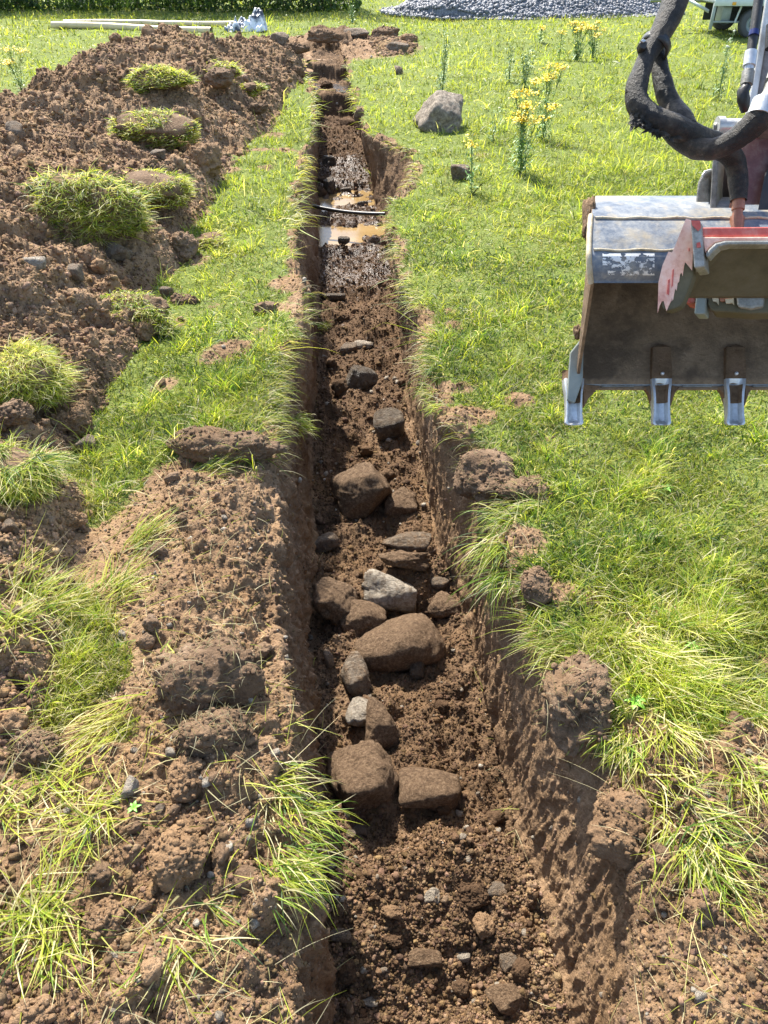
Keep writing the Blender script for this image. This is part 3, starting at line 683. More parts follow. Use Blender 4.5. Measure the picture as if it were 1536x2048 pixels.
CL=[((85,793,197,880),'largest dark brown soil lump on the lower left slope','soil',101,.16),
((0,790,62,852),'dark soil lump at the left picture edge under the turf','topsoil',102,.16),
((298,1640,418,1772),'big tan block of soil on the near left bank','soil',103,.12),
((333,1498,422,1602),'grey brown clod behind the big tan block','soil',104,.14),
((296,1255,525,1425),'wide root-filled sod lying upside down on the left brink','topsoil',105,.13),
((345,1408,505,1515),'broad crumbly clod in front of the root-filled sod','topsoil',106,.14),
((325,848,565,922),'long slab of soil lying across the left bank behind pale grass','topsoil',107,.12),
((165,1795,248,1885),'rounded soil clod beside long grass on the near left bank','soil',108,.14),
((88,1915,172,1992),'brown clod low on the near left bank','soil',109,.15),
((22,1998,112,2060),'clod at the bottom left corner','soil',110,.14),
((222,2015,284,2060),'smooth tan clod at the bottom edge of the left bank','soil',111,.08),
((278,1912,324,1966),'small cube shaped tan clod on the near left bank','soil',112,.06),
((8,1455,125,1535),'root matted clod by the left edge, in front of the bright grass','topsoil',113,.15),
((1085,1300,1235,1480),'big bulging clod overhanging the right brink beneath long grass','topsoil',114,.12),
((1035,1120,1112,1205),'dark clod among roots at the right brink','topsoil',115,.15),
((990,950,1105,1012),'grey brown clod under the grass on the right brink','topsoil',116,.15),
((912,885,1040,1010),'large earthy lump jutting from the right trench wall','topsoil',117,.11),
((908,1758,986,1816),'dark jagged clod on the trench floor by the right wall','soil_dark',118,.17),
((938,1818,992,1872),'crumbly round clod on the near trench floor','soil',119,.15),
((765,1862,810,1895),'small dark clod beside the tan oval stone','soil_dark',120,.15),
((760,1808,806,1836),'little orange brown clod on the near trench floor','soil',121,.12),
((60,1135,150,1190),'upper dark clod on the left bank above the green grass','topsoil',122,.15),
((90,1010,170,1062),'brown clod below the left grass tuft','soil',123,.14),
((330,455,400,520),'dark soil lump at the foot of the heap beside the grass strip','topsoil',124,.14),
((330,585,400,620),'dark clod beside the smooth round stone','topsoil',125,.16),
((270,620,315,680),'brown clod at the foot of the heap below a turf patch','soil',126,.14),
((410,130,470,170),'dark lump on the far right flank of the heap','topsoil',127,.14),
((360,275,450,350),'loose brown lump at the right foot of the heap','soil',128,.16),
((480,200,540,225),'low clod in the grass between heap and trench','topsoil',129,.15),
((610,56,680,82),'dark lump of soil on the far rim of the pit','topsoil',130,.18),
((740,52,800,80),'earthy lump right of the far pit','topsoil',131,.16),
((560,85,620,105),'brown soil mound at the left rim of the pit','topsoil',132,.16),
((800,66,836,84),'outermost brown clod right of the far pit','soil',133,.15),
((1170,1570,1335,1720),'rounded earth shoulder on the near right brink','soil',134,.10),
((640,160,668,176),'block of earth on the far ledge of the trench','soil_dark',135,.12),
((505,598,560,628),'flat brown clod in the grass left of the trench','topsoil',136,.15)]
def clodV(seed,sub,rg):
    V=ICO[sub][0]; rn=R(seed); q=V*1.3+seed*3.1
    r=1+.30*fb3(q[:,0],q[:,1],q[:,2],3,seed%53)
    q=V*4.+seed; a=np.abs(fb3(q[:,0],q[:,1],q[:,2],3,seed%41)); r=r+rg*1.3*(.45-a)
    q=V*13.+seed; r=r+.07*np.round(2.5*fb3(q[:,0],q[:,1],q[:,2],3,seed%37))/2.5+.03*fb3(q[:,0]*2.5,q[:,1]*2.5,q[:,2]*2.5,2,seed%31)
    n_=rn.normal(0,1,(9,3)); n_/=np.linalg.norm(n_,axis=1,keepdims=True); d=rn.uniform(.7,1.,9); c=np.maximum(V@n_.T,.05)/d
    r=np.minimum(r,1.25/((c**9).sum(1))**(1/9)*(.9+.1*r))
    P=V*r[:,None]; return P/np.abs(P).max(0)
for bb,lb,mt,sd_,rg in CL:
    cen,w_,D,H=box_to_dims(*bb); P=clodV(sd_,5,rg)*[w_/2,D/2,H/2]
    flare=1+.22*np.clip(-P[:,2]/(H/2),0,1); P[:,:2]*=flare[:,None]; P[:,2]-=H*.10
    c_,s_=math.cos(YAW),math.sin(YAW); P=np.stack([P[:,0]*c_+P[:,1]*s_,-P[:,0]*s_+P[:,1]*c_,P[:,2]],-1)
    me=mesh(P,ICO[5][1]); o=link('soil_clod',me,M[mt]); o.location=cen; tag(o,lb,'soil clod')
    rn=R(sd_); zc=(cen-CAM)@FW
    if w_*769/zc<30: continue
    up=np.where(P[:,2]>-.1*H)[0]; m=int(min(260,w_*769/zc*3.5)); Q=P[rn.choice(up,m)]
    s_=np.minimum(.0012+rn.gamma(1.3,.0019,m),.008)*max(1,zc/2.2)**.5; B,Fb=ICO[2]; X=np.stack([rockV(900+q,2,9,.12,12.,fr=2.5) for q in range(6)])[rn.randint(0,6,m)]*s_[:,None,None]*rn.uniform(.7,1.35,(m,1,3))+Q[:,None]
    me=mesh(X.reshape(-1,3),(Fb[None]+(np.arange(m)*len(B))[:,None,None]).reshape(-1,3)); k=link('crumbs',me,M[mt],o,False); k['kind']='stuff'
    if mt=='topsoil' and w_*769/zc>40:
        m=int(w_*769/zc*1.6); Q=P[rn.choice(up,m)]; hd=rn.uniform(0,6.28,m); ca=PALG[rn.choice([5,6],m)]*rn.uniform(.35,.8,m)[:,None]
        Vb,Fb2,Cb=blades(Q,np.tile([0,0,1.],(m,1)),rn.gamma(2.5,.012,m)+.008,np.full(m,.0013),rn.uniform(.4,1.6,m),hd,ca,5,.7,sd_)
        me=mesh(Vb,Fb2); cattr(me,'col',Cb); k=link('roots',me,M['blade'],o); k['kind']='stuff'
# scattered medium clods on heap and banks, each its own object
ANCH=[('the largest turf lump',170,390),('the high long turf lump',300,235),('the turf lump near the ridge top',320,140),('the brown lump at the heap foot',405,312),('the pale flat heap stone',67,528),('the heap turf at the left edge',60,720),('the lowest turf lump',40,920),('the largest slope clod',140,836),('the long soil slab',445,885),('the root-filled sod',410,1340),('the big tan block',358,1705),('the pale round stone',259,1573),('the bottom edge sod clods',160,1960),('the green patch of the left bank',90,1290),('the near grass tuft of the brink',590,1740),
('the pit rim lumps',650,70),('the black water pipe',697,422),('the ochre puddle',697,466),('the lone round stone',776,845),('the mid trench boulder',720,983),('the flat topped rock',813,1085),('the white-flecked boulder',783,1180),('the largest trench boulder',816,1278),('the squared grey block',711,1351),('the big angular boulder',735,1552),('the thick brown slab',868,1570),('the whitish floor stone',863,1790),('the long flat floor rock',1020,1997),('the overhanging right clod',1160,1390),('the near right earth shoulder',1250,1645),('the smooth tan stone of the strip',335,584),('the flattened turf lump',260,597),('the low left edge stone',20,1050),('the far ledge plank',640,129)]
USED={}
def clod_label(q,s,sz,col):
    u,v,zc=proj(q); best=min(ANCH,key=lambda a:(a[1]-u)**2+(a[2]-v)**2); du,dv=u-best[1],v-best[2]; D=math.hypot(du,dv)
    ang=math.degrees(math.atan2(-dv,du))%360; dr=['right of','up and right of','above','up and left of','left of','down and left of','below','down and right of'][int(((ang+22.5)%360)//45)]
    ds='just' if D<70 else ('further' if D<130 else 'far')
    lb=f'{sz} {col} clod {ds} {dr} {best[0]}' if D>=25 else f'{sz} {col} clod touching {best[0]}'
    n=USED.get(lb,0); USED[lb]=n+1
    return lb if n==0 else lb.replace(' clod ',[' clod ',' rounded clod ',' crumbling clod ',' lumpy clod ',' sunken clod ',' loose clod '][min(n,5)],1)
def scatter_clods():
    rn=R(44)
    HW=inview(HP,20)*(HPR>.05)*1./np.maximum(((HP-CAM)@FW),1)**1.6
    Q1=samp(HP,HW,110,rn); 
    BW=inview(SP,10)*np.clip(1-SG*1.5,0,1)*(1-SWALL)*(1-SFL)/np.maximum(((SP-CAM)@FW),1)**1.6
    Q2=samp(SP,BW,50,rn)
    FWt=inview(SP,0)*SFL*(SP[...,1]<12)/np.maximum(((SP-CAM)@FW),1)**1.8
    FWt=FWt*((SP[...,1]<5.8)|(SP[...,1]>8.3)); Q3=samp(SP,FWt,50,rn)
    base=[]
    for k in range(8):
        me=mesh(clodV(500+k,4,.15),ICO[4][1]); base.append(me)
    first={}
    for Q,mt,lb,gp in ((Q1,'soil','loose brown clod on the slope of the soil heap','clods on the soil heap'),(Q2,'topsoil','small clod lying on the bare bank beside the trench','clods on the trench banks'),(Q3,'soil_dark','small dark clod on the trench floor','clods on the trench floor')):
        for i,q in enumerate(Q):
            zc=(q-CAM)@FW; k=rn.randint(8); key_=(k,mt)
            if key_ not in first:
                me=base[k].copy(); me.materials.append(M[mt]); me.polygons.foreach_set('use_smooth',np.ones(len(me.polygons),bool)); first[key_]=me
            o=bpy.data.objects.new('soil_clod',first[key_]); COL.objects.link(o)
            s=.006+.0105*rn.gamma(2.2,.62)*(1+.22*max(zc-2,0)); s=min(s,.032*max(1,zc/3)); 
            o.location=q+np.array([0,0,s*.25]); o.rotation_euler=rn.uniform(0,6.28,3); o.scale=s*rn.uniform(.75,1.35,3)
            px=s*769/zc; tag(o,clod_label(q,s,'tiny' if px<3.2 else ('small' if px<5 else ('middling' if px<8 else 'large')),{'soil':'brown','topsoil':'greyish','soil_dark':'dark'}[mt]),'soil clod',gp)
scatter_clods()
def crumbs(name,label,P,wt,n,seed,smin,gam,pal,mat,bury=.2,cap=9):
    rn=R(seed); Q=samp(P,wt,n,rn); m=len(Q)
    zc=(Q-CAM)@FW; s=(smin+rn.gamma(1.3,gam,m)); s=np.minimum(s,cap)*np.maximum(1,zc/2.2)**.5
    px=s*769/zc; V=[];Fs=[];TN=[];off=0
    for k,lo,hi in ((1,0,3.2),(2,3.2,99)):
        ix=np.where((px>=lo)&(px<hi))[0]
        if not len(ix): continue
        B,Fb=ICO[k]; nv=len(B)
        vs_=[rockV(900+q,k,6,.30,24.,fr=2.5) for q in range(8)]
        var=rn.randint(0,8,len(ix)); X=np.stack(vs_)[var]*s[ix][:,None,None]*rn.uniform(.7,1.35,(len(ix),1,3))
        a=rn.uniform(0,6.28,(len(ix),2)); c1,s1,c2,s2=np.cos(a[:,0]),np.sin(a[:,0]),np.cos(a[:,1]),np.sin(a[:,1])
        x=X[...,0]*c1[:,None]-X[...,1]*s1[:,None]; y=X[...,0]*s1[:,None]+X[...,1]*c1[:,None]; z=X[...,2]
        y2=y*c2[:,None]-z*s2[:,None]; z2=y*s2[:,None]+z*c2[:,None]
        X=np.stack([x,y2,z2],-1)+Q[ix][:,None]; X[...,2]+=(s[ix]*(.5-bury))[:,None]
        V.append(X.reshape(-1,3)); Fs.append((Fb[None]+(np.arange(len(ix))*nv)[:,None,None]+off).reshape(-1,3)); off+=nv*len(ix); TN.append(np.repeat((rn.gamma(14,.062,len(ix))+.05)[:,None]*np.stack([np.ones(len(ix)),rn.uniform(.94,1.08,len(ix)),rn.uniform(.85,1.2,len(ix))],-1),nv,0))
    me=mesh(np.concatenate(V),np.concatenate(Fs)); cattr(me,'tone',np.concatenate(TN)); o=link(name,me,mat,smooth=False); tag(o,label,'soil crumbs' if 'gravel' not in name else 'gravel',kind='stuff')
    print(name,off); return o
FCL=np.ones_like(SW)
for y0_,y1_,z_ in PUD: FCL[(SP[...,1]>y0_)&(SP[...,1]<y1_)&(SP[...,2]<z_+.012)]=0
def crumb_w(P,m):
    z=np.maximum((P-CAM)@FW,.8); return inview(P,30)*m/z**1.9
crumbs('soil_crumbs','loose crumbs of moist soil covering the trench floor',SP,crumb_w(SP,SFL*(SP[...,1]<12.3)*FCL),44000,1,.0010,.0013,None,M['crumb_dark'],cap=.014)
crumbs('soil_crumbs','sunlit crumbs at the near end of the trench floor',SP,crumb_w(SP,SFL*(1-sm(.9,1.5,SP[...,1]))),14000,2,.0010,.0015,None,M['crumb'],cap=.016)  # paler crumb colour carries the sunlight on the near floor
crumbs('soil_crumbs','loose crumbs scattered over the bare banks',SP,crumb_w(SP,np.clip(1-SG*1.5,0,1)*(1-SFL)*(1-.55*SWALL)*np.where((SS<3.3)|(SS>7.7),1.,.35)),34000,3,.0009,.0013,None,M['crumb'],cap=.014)
crumbs('soil_crumbs','loose crumbs covering the soil heap',HP,crumb_w(HP,HPR>.0),60000,4,.0015,.0018,None,M['crumb'],cap=.02)
crumbs('gravel','small pale stones sprinkled over the dug soil',SP,crumb_w(SP,np.clip(1-SG*1.5,0,1)*(1-.95*SWALL)),700,5,.002,.0028,None,M['rock_pale'],cap=.012)
crumbs('soil_crumbs','crumbs on the churned soil round the far pit',OR_,crumb_w(OR_,(ORg<.4)&(OR_[...,1]<17)),5000,6,.002,.003,None,M['crumb'],cap=.02)
crumbs('soil_crumbs','crumbs on the bare soil left of the far pit and bank',OL,crumb_w(OL,(OLg<.4)&(OL[...,1]<17)),7000,7,.002,.003,None,M['crumb'],cap=.02)
print('crumbs',time.time()-T0)
# ------------------------------------------------------------------ turf lumps lying grass side up on the heap
TF=[((48,325,285,455),'largest shaggy lump of turf on the soil heap',.085,2600),((208,185,396,275),'long turf lump high on the heap slope',.075,1500),((252,104,388,170),'turf lump near the top of the heap ridge',.08,1100),
((228,290,376,402),'loose turf lump right of the largest one',.07,1300),((-30,652,118,792),'green turf lump at the left picture edge',.06,1700),((-40,845,92,1005),'long grassed turf lump low at the left edge',.08,2000),
((178,552,342,642),'flattened turf lump at the foot of the heap slope',.055,1500),((400,104,482,150),'small turf lump on the far flank of the heap',.06,500),((385,442,452,498),'small dark green tuft of turf below the heap',.05,500),((290,595,350,690),'straw coloured turf lump beside the brown clod',.06,500),((470,150,532,182),'small turf lump between heap and far pit',.05,300)]
def turf(bb,lb,ln,n,seed):
    cen,w_,D,H=box_to_dims(*bb); D=min(D,w_*1.15); H=min(max(H*.8,w_*.22),w_*.5); rn=R(seed)
    e=empty('turf_lump',cen-np.array([0,0,H*.35]),-YAW); tag(e,lb,'turf')
    B=rockV(seed,4,12,.10,8.); B=clodV(seed,4,.2); P=B*[w_/2*.95,D/2*.95,H*(.72 if seed in (700,704,705) else .42)]; me=mesh(P,ICO[4][1]); link('soil_base',me,M['topsoil'],e)
    V=rn.normal(0,1,(n*2,3)); V/=np.linalg.norm(V,axis=1,keepdims=True); V=V[(V[:,2]>-.45)][:n]
    idx=np.argmax(V@(ICO[4][0].T),axis=1); root=P[idx]+rn.normal(0,.006,(len(V),3)); nv=ICO[4][0][idx]/[w_,D,H*1.3]; nv/=np.linalg.norm(nv,axis=1,keepdims=True)
    nv=nv*.8+[0,0,.45]; nv/=np.linalg.norm(nv,axis=1,keepdims=True)
    hr=np.arctan2(V[:,1],V[:,0]); hb=-1.1+rn.normal(0,.5); head=np.where(rn.uniform(0,1,len(V))<.8,hb+rn.normal(0,.65,len(V)),hr+rn.normal(0,.9,len(V))); gone=fb2(root[:,0]*9+seed,root[:,1]*9,3,seed)<-.28; head=head; root[gone]-=[0,0,.05]; zc=(cen-CAM)@FW
    c_=pick_col(len(V),rn,root[:,0]*3+seed,root[:,1]*3,.30)
    Vb,Fb,Cb=blades(root,nv,ln*rn.uniform(.4,1.5,len(V)),np.full(len(V),.0026*max(1,zc/3.)),rn.uniform(.75,1.7,len(V)),head,c_,4,.55,seed)
    me=mesh(Vb,Fb); cattr(me,'col',Cb); link('grass_blades',me,M['blade'],e)
for i,(bb,lb,ln,n) in enumerate(TF): turf(bb,lb,ln*(1.15 if i in (0,4,5) else .8),int(n*(2.4 if i in (0,4,5) else 2.8)),700+i)
# ------------------------------------------------------------------ tall weeds
def simplemat(name,col,rough=.6,spec=.4,metal=0.,var=.0,sc=30.,bmp=0.,transl=0.):
    m,n,b=newmat(name,rough,spec); b.inputs['Metallic'].default_value=metal; p=objco(n)
    if var:
        f=noise(n,p,sc,5,.65); a_=tuple(max(0,c*(1-var)) for c in col); z_=tuple(c*(1+var) for c in col)
        n.links.new(ramp(n,f,[(.3,a_),(.7,z_)]),b.inputs['Base Color'])
    else: b.inputs['Base Color'].default_value=(*col,1)
    if bmp: bump(n,b,noise(n,p,sc*2,5,.7),bmp,.004)
    return m
M['stem']=simplemat('weed stem',(.16,.22,.06),.6); M['weed']=simplemat('weed leaf',(.14,.26,.06),.55,var=.4,sc=60)
M['thistle']=simplemat('thistle leaf',(.17,.27,.10),.55,var=.3,sc=60); M['yellow']=simplemat('yellow petals',(.85,.60,.005),.5,var=.15,sc=200); M['white']=simplemat('pale seed heads',(.75,.72,.62),.8)
def tubeV(pts,r,seg=5):
    pts=np.asarray(pts,float); n=len(pts); r=np.broadcast_to(r,(n,)); T=np.gradient(pts,axis=0); T/=np.linalg.norm(T,axis=1,keepdims=True)+1e-9
    a=np.array([0.3,.9,.2]); U=np.cross(T,a); U/=np.linalg.norm(U,axis=1,keepdims=True); W_=np.cross(T,U)
    th=np.linspace(0,2*np.pi,seg,endpoint=False)
    V=pts[:,None]+r[:,None,None]*(np.cos(th)[None,:,None]*U[:,None]+np.sin(th)[None,:,None]*W_[:,None])
    i=np.arange(n*seg).reshape(n,seg); j=np.roll(i,-1,1)
    return V.reshape(-1,3),np.stack([i[:-1],j[:-1],j[1:],i[1:]],-1).reshape(-1,4)
class MB:
    def __init__(s): s.V=[];s.F=[];s.o=0
    def add(s,V,F_): s.V.append(np.asarray(V,float)); s.F+= [np.asarray(F_)+s.o]; s.o+=len(V); return s
    def tube(s,pts,r,seg=8,caps=False):
        V,F_=tubeV(pts,r,seg); s.add(V,F_)
        if caps:
            n=len(V)//seg
            for k in (0,n-1):
                c=V[k*seg:(k+1)*seg]; b=s.o; s.add(np.concatenate([c,[c.mean(0)]]),np.array([[i,(i+1)%seg,seg] for i in range(seg)]))
        return s
    def build(s,name,mat,parent=None,smooth=True,bev=0):
        t=[f for f in s.F if f.shape[1]==3]; q=[f for f in s.F if f.shape[1]==4]; L=[]
        if t: L.append(np.concatenate(t))
        if q: L.append(np.concatenate(q))
        me=mesh(np.concatenate(s.V),L); o=link(name,me,mat,parent,smooth)
        if bev:
            mo=o.modifiers.new('b','BEVEL'); mo.width=bev; mo.segments=2; mo.limit_method='ANGLE'
        return o
def leafq(mb,p,d,L,W_,up=(0,0,1)):
    d=d/np.linalg.norm(d); s_=np.cross(d,up); s_/=np.linalg.norm(s_)+1e-9
    mb.add([p,p+d*L*.45+s_*W_,p+d*L-np.array([0,0,L*.15]),p+d*L*.45-s_*W_],[[0,1,2,3]])
def weed(kind,base,h,nst,spread,lb,seed,heads=1.,group=None):
    rn=R(seed); e=empty({'rag':'ragwort','thi':'thistle'}[kind],base); tag(e,lb,'wild flower' if kind=='rag' else 'thistle',group)
    st=MB();lf=MB();fl=MB(); zc=(np.array(base)-CAM)@FW; wk=max(1,zc/8)
    heads_=[]
    for i in range(nst):
        fl=MB(); a=rn.uniform(0,6.28); hh=h*rn.uniform(.72,1.0) if i else h; tip=np.array([math.cos(a)*spread*rn.uniform(.3,1),math.sin(a)*spread*rn.uniform(.3,1),hh]) if i else np.array([rn.normal(0,.02),rn.normal(0,.02),hh])
        t=np.linspace(0,1,8)[:,None]; p=np.array([0,0,-.02])*(1-t)+tip*t**np.array([1.4,1.4,1]); st.tube(p,np.linspace(.0035,.0015,8)*wk,5)
        n=int(hh/.018)
        for k in range(n):
            tt=rn.uniform(.03,.93 if kind=='rag' else 1.); q=np.array([np.interp(tt,t[:,0],p[:,c]) for c in range(3)]); b=rn.uniform(0,6.28)
            L=(.085 if kind=='rag' else .085)*(1-.55*tt)*rn.uniform(.6,1.2)
            d=np.array([math.cos(b),math.sin(b),rn.uniform(.1,.9)])
            for m_ in range(3):
                leafq(lf,q+d*L*.42*m_,d+rn.normal(0,.7,3),L*.7,.0065*wk if kind=='rag' else .007*wk)
        if kind=='rag':
            nb=max(3,int(8*heads))
            for k in range(nb):
                b=rn.uniform(0,6.28); rr=rn.uniform(0,.075)*(1 if i else 1.2); q0=p[5]; q=tip+np.array([math.cos(b)*rr,math.sin(b)*rr,rn.uniform(-.035,.015)])
                st.tube(np.array([q0,(q0+q)/2+[0,0,.01],q]),.0013*wk,4)
                for m_ in range(5):
                    c=q+rn.normal(0,1,3)*[.020,.020,.007]; s_=.0085*rn.uniform(.7,1.3)*wk**.5; th=np.linspace(0,6.28,7)[:6]+rn.uniform(0,1); tl=rn.normal(0,.35,2)
                    ring=np.stack([np.cos(th)*s_,np.sin(th)*s_,np.cos(th)*s_*tl[0]+np.sin(th)*s_*tl[1]-.002],-1)+c
                    fl.add(np.concatenate([ring,[c+[0,0,.003]]]),[[a_,(a_+1)%6,6] for a_ in range(6)])
        elif heads>0 and rn.uniform()<heads:
            for m_ in range(3):
                c=tip+rn.normal(0,.004,3); fl.add(ICO[1][0]*.009*wk+c,ICO[1][1])
        if fl.o: heads_.append(fl)
    st.build('stem',M['stem'],e); lf.build('leaves',M['weed' if kind=='rag' else 'thistle'],e)
    for fl in heads_: fl.build('flower_head',M['yellow'] if kind=='rag' else M['white'],e)
def weed_px(kind,ub,vb,vt,nst,spread,lb,seed,heads=1.,group=None,ut=None):
    b=on_z(ub,vb,0.); b[2]=gz(b[:1],b[1:2])[0]; zc=(b-CAM)@FW
    # height that reaches picture row vt
    lo,hi=.02,2.5
    for _ in range(30):
        m_=(lo+hi)/2; v=proj(b+np.array([0,0,m_]))[1]
        if v>vt: lo=m_
        else: hi=m_
    weed(kind,b,lo,nst,spread,lb,seed,heads,group)
weed_px('rag',1040,352,182,9,.22,'biggest ragwort with several yellow flower heads right of the boulder',1,1.2)
weed_px('rag',1086,275,128,5,.13,'tall ragwort just behind the biggest one',2,1.2)
weed_px('rag',942,388,282,2,.04,'small ragwort with a single yellow head in front of the reddish stone',3,.4)
weed_px('rag',1152,125,45,7,.26,'ragwort clump with wide yellow heads nearest the gravel pile',4,1.)
weed_px('rag',1185,118,44,5,.2,'ragwort at the right end of the far flowering clump',5,.9)
weed_px('rag',1078,88,52,2,.10,'far small ragwort left of the flowering clump',6,.8)
weed_px('rag',1118,120,60,2,.08,'thin ragwort between the small one and the clump',7,.5)
weed_px('rag',46,190,96,4,.13,'ragwort growing beyond the heap at the left picture edge',8,1.)
weed_px('thi',885,186,60,4,.07,'slender thistle standing behind the upright boulder',11,0)
weed_px('thi',1018,165,88,3,.06,'thin green thistle left of the bushy thistle',12,0)
weed_px('thi',1048,178,95,7,.14,'bushy green thistle behind the big ragwort',13,0)
weed_px('thi',1436,196,62,4,.08,'thistle with pale top in front of the trailer',14,1.)
weed_px('thi',704,46,2,3,.08,'dark thistle in the field beyond the pit',15,0)
weed_px('thi',985,285,210,2,.05,'short thistle seen through the hose loop side of the meadow',16,0)

def rosette(u,v,r,lb,seed):
    p=hit(u,v); e=empty('dock_plant',p); tag(e,lb,'weed','broad leaved weeds near the right brink'); rn=R(seed); mb=MB()
    for k in range(6):
        a=k*1.05+rn.uniform(-.3,.3); L=r*rn.uniform(.7,1.15); W_=L*.42; d=np.array([math.cos(a),math.sin(a),0]); s_=np.array([-d[1],d[0],0])
        rows=[]
        for t in np.linspace(0,1,7):
            wd=W_*.5*math.sin(math.pi*min(1,t**.8*.97+.02)); c=d*L*t+np.array([0,0,.012+L*.55*t-L*.45*t*t]); rows+= [c-s_*wd+[0,0,wd*.35],c,c+s_*wd+[0,0,wd*.35]]
        mb.add(rows,gridF(7,3))
    mb.build('leaves',M['dock'],e)
M['dock']=simplemat('fresh dock leaf',(.16,.36,.04),.45,var=.3,sc=80)
rosette(1268,1412,.035,'bright green dock plant among flattened stalks above the overhanging clod',1)
rosette(1385,1300,.026,'small dock plant in long grass right of the overhanging clod',2)
rosette(1330,985,.03,'pale leaved weed in the open grass below the middle bucket tooth',3)
rosette(265,1618,.02,'tiny green weed beside the pale round stone on the left bank',4)
# ------------------------------------------------------------------ things lying about
import bmesh
def prism(name,poly,vec,mat,parent=None,bev=0.,org=(0,0,0),mats=None):
    """extruded polygon; poly world points (one loop), vec world thickness"""
    bm=bmesh.new(); o_=np.array(org,float)
    a=[bm.verts.new(Vector(p-o_)) for p in map(np.array,poly)]; b=[bm.verts.new(Vector(np.array(p)+np.array(vec)-o_)) for p in poly]
    bm.faces.new(a); bm.faces.new(b[::-1])
    for i in range(len(a)):
        j=(i+1)%len(a); bm.faces.new((a[j],a[i],b[i],b[j]))
    bmesh.ops.triangulate(bm,faces=[f for f in bm.faces if len(f.verts)>4]); bmesh.ops.recalc_face_normals(bm,faces=bm.faces)
    me=bpy.data.meshes.new(name); bm.to_mesh(me); bm.free()
    o=link(name,me,mat,parent,False)
    if bev:
        mo=o.modifiers.new('b','BEVEL'); mo.width=bev; mo.segments=2; mo.limit_method='ANGLE'; mo.angle_limit=.6
    return o
def wornmat(name,cols,scale=18.,rough=.55,metal=.0,bmp=.25,spec=.5,stain=None):
    m,n,b=newmat(name,rough,spec); p=objco(n); b.inputs['Metallic'].default_value=metal
    f=math_(n,'ADD',math_(n,'MULTIPLY',noise(n,p,scale,6,.7),.65),math_(n,'MULTIPLY',noise(n,p,scale*6,5,.7),.35))
    k=len(cols); c=ramp(n,f,[(.36+.28*i/(k-1),cols[i]) for i in range(k)])
    if stain:
        s_=ramp(n,noise(n,p,scale*.45,5,.7),[(.5,(0,0,0)),(.62,(1,1,1))]); c=mixc(n,s_,c,stain)
    n.links.new(c,b.inputs['Base Color'])
    n.links.new(math_(n,'MULTIPLY_ADD',f,.5,rough-.25),b.inputs['Roughness'])
    bump(n,b,noise(n,p,scale*7,7,.75),bmp,.004); return m
M['bucket_out']=wornmat('worn blue grey bucket paint',[(.06,.08,.115),(.11,.135,.17),(.20,.215,.23),(.36,.34,.29)],16,.55,0,.3,.35,stain=(.30,.26,.19))
M['bucket_in']=wornmat('rusty mud stained steel',[(.14,.09,.05),(.23,.15,.085),(.32,.22,.135)],22,.75,0,.8,stain=(.12,.078,.045))
M['bucket_mud']=wornmat('mud on steel',[(.09,.055,.03),(.17,.105,.06),(.22,.14,.085)],30,.9,0,.6,.2)
M['steel']=wornmat('polished worn steel',[(.42,.43,.43),(.55,.56,.56),(.68,.69,.69)],25,.38,.55,.15)
M['steel_edge']=wornmat('scuffed edge steel',[(.14,.13,.11),(.24,.23,.20),(.36,.35,.32)],40,.5,.3,.3)
M['cutter']=wornmat('grey green painted steel',[(.17,.19,.17),(.24,.26,.23)],20,.5,.1,.15)
M['red']=wornmat('faded red paint',[(.42,.06,.04),(.50,.10,.07),(.52,.22,.17)],22,.45,0,.15)
M['pink']=wornmat('chipped pink primer',[(.55,.24,.17),(.74,.42,.31),(.82,.56,.44)],22,.55,0,.25)
M['olive']=wornmat('muddy underside',[(.05,.042,.02),(.09,.075,.038),(.12,.10,.06)],9,.8,0,.3)
M['maroon']=wornmat('dusty maroon paint',[(.07,.025,.025),(.12,.05,.045),(.2,.13,.11)],12,.5,0,.15)
M['lit_edge']=wornmat('sunlit arm edge',[(.45,.43,.38),(.68,.67,.62),(.76,.75,.71)],10,.4,0,.1)
M['arm_brown']=wornmat('dirty arm steel',[(.10,.08,.065),(.2,.165,.14),(.3,.26,.22)],14,.5,.1,.2)
M['black']=wornmat('black rubber and dark gaps',[(.008,.008,.009),(.016,.015,.014),(.035,.03,.025)],20,.45,0,.2)
M['hose']=wornmat('dusty torn hose sleeve',[(.006,.006,.006),(.012,.011,.009),(.045,.036,.026),(.12,.095,.068)],22,.48,0,1.,.35,stain=(.009,.008,.008))
M['copper']=wornmat('rusty fitting',[(.22,.09,.05),(.38,.17,.10)],20,.45,.3,.2)
M['weld']=wornmat('rusty cream weld and lit rim',[(.38,.28,.13),(.62,.55,.42)],60,.6,0,.4)
M['sticker']=wornmat('torn white decal',[(.70,.68,.63),(.86,.85,.81)],60,.5,0,.2)
def E(u,v,z): return at(u,v,z)
